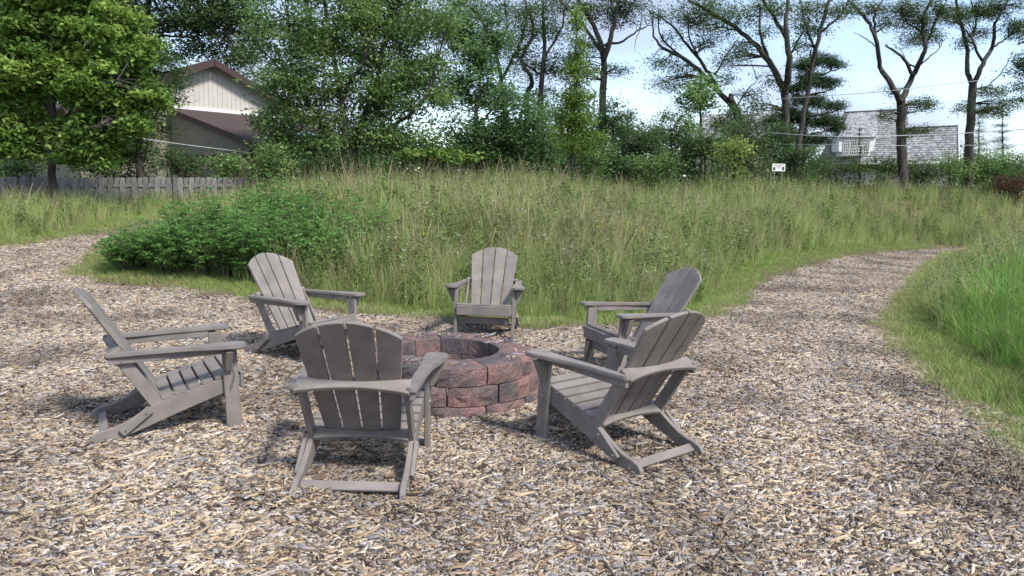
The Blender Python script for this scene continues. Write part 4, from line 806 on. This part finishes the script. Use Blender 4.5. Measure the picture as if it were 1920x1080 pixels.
tot = tree('spruce_tree', 'thin young spruce tip in front of the dormer window', 'tree', 38, [([(1612, 320), (1612, 280), (1611, 236)], .05, .01)], [(1612, 236+60*f, 3+16*f, 4) for f in (.1, .25, .4, .55, .7, .85)], [(.04, .08, .04), (.05, .095, .045)], .10, .7, .3, .3, 18, lm='leaf_far', aspect=.15)

# part of the pale roof seen through the gap behind the leaning trunk
gp = tag(empty('distant_house', at(1345, 330, 50)*[1, 1, 0]), 'pale shake roof glimpsed through the hedge beside the leaning trunk', 'house'); so = np.array(gp.location)
_sh = sh; sh = gp
roofplane('roof_shakes', (1315, 215), (1450, 210), (1300, 262), (1455, 258), 52, 50, .2); sh = _sh
MB().add([at(1305, 262, 50.5)-so, at(1452, 258, 50.5)-so, at(1452, 345, 50.5)-so, at(1305, 345, 50.5)-so], [(0, 1, 2, 3)]).build('wall', M['olive'], gp)

# ------------------------------------------------------------------ overhead cables
M['cable'] = mat('cable', (.42, .43, .45), .6, .05)
def cable(label, pts, r):
    P = np.array([at(x, y, d) for x, y, d in pts]); S = smooth_line(P, 10); V = []; Q = []; o = S[0].copy(); tube(V, Q, S-o, np.full(len(S), r), 6)
    ob = link(bpy.data.objects.new('overhead_cable', qmesh('overhead_cable', np.concatenate(V), np.concatenate(Q), M['cable'], smooth=True))); ob.location = o; tag(ob, label, 'cable', 'overhead cables')
cable('pale cable sagging from the oak to the brick house corner', [(-60, 200, 17.5), (70, 222, 18.5), (280, 262, 22), (490, 289, 25.3)], .014)
cable('thin cable high across the forked trunks', [(1455, 186, 31), (1650, 172, 27.4), (1800, 155, 27), (2000, 135, 27)], .012)
cable('thick cable crossing level with the top of the dormer window', [(1400, 246, 31), (1560, 256, 27.6), (1700, 254, 27.2), (1840, 248, 27), (2000, 236, 26)], .016)
cable('thin cable crossing the dormer panes', [(1440, 270, 31), (1580, 272, 27.5), (1750, 273, 27), (2000, 270, 26)], .010)

# ------------------------------------------------------------------ yard sign and small lamp in the meadow
sp = at(1460, 314, 23); gz = float(terrain(sp[0], sp[1]))
sg = tag(empty('yard_sign', (sp[0], sp[1], gz)), 'small white printed sign with two dark pictures at the top of the meadow', 'sign')
hh = sp[2]-gz; sw, shh = .20, .115
MB().box((-sw, -.006, hh-shh), (sw, .006, hh+shh)).build('panel', M['white'], sg)
dk = mat('dark_print', (.05, .04, .05), .7); bl = mat('blue_grey_print', (.16, .16, .24), .7)
pr = MB()
for (x0, x1, z0, z1) in ((-.165, -.105, .055, .082), (-.09, -.03, .055, .082), (-.01, .10, .056, .080), (.12, .17, .055, .085), (-.07, .06, .015, .034), (-.05, .09, -.022, -.004)):
    x = x0
    while x < x1-.006:
        ww = random.uniform(.007, .014); pr.box((x, -.0082, hh+z0+random.uniform(0, .004)), (min(x1, x+ww), -.0062, hh+z1)); x += ww+.004
pr.build('printed_lines', bl, sg)
for x0, x1, z0, z1 in ((-.172, -.105, -.085, .005), (.105, .168, -.085, .022)): MB().box((x0, -.0085, hh+z0), (x1, -.0062, hh+z1)).build('picture', dk, sg)
for sx in (-.12, .12): MB().cyl((sx, .012, -.1), (sx, .012, hh+shh-.02), .006).build('stake', M['bolt'], sg)
lp = at(1283, 331, 17.5); gz = float(terrain(lp[0], lp[1])); hh = lp[2]-gz
lo = tag(empty('garden_lamp', (lp[0], lp[1], gz)), 'little white-capped post lamp poking out of the meadow grass', 'lamp')
MB().cyl((0, 0, -.1), (0, 0, hh-.035), .010).build('post', M['bark'], lo)
MB().cyl((0, 0, hh-.036), (0, 0, hh+.005), .036, .036, 12).build('lens', dk, lo)
MB().cyl((0, 0, hh+.0052), (0, 0, hh+.022), .042, .030, 12).cyl((0, 0, hh+.0222), (0, 0, hh+.04), .030, .008, 12).build('cap', M['white'], lo)
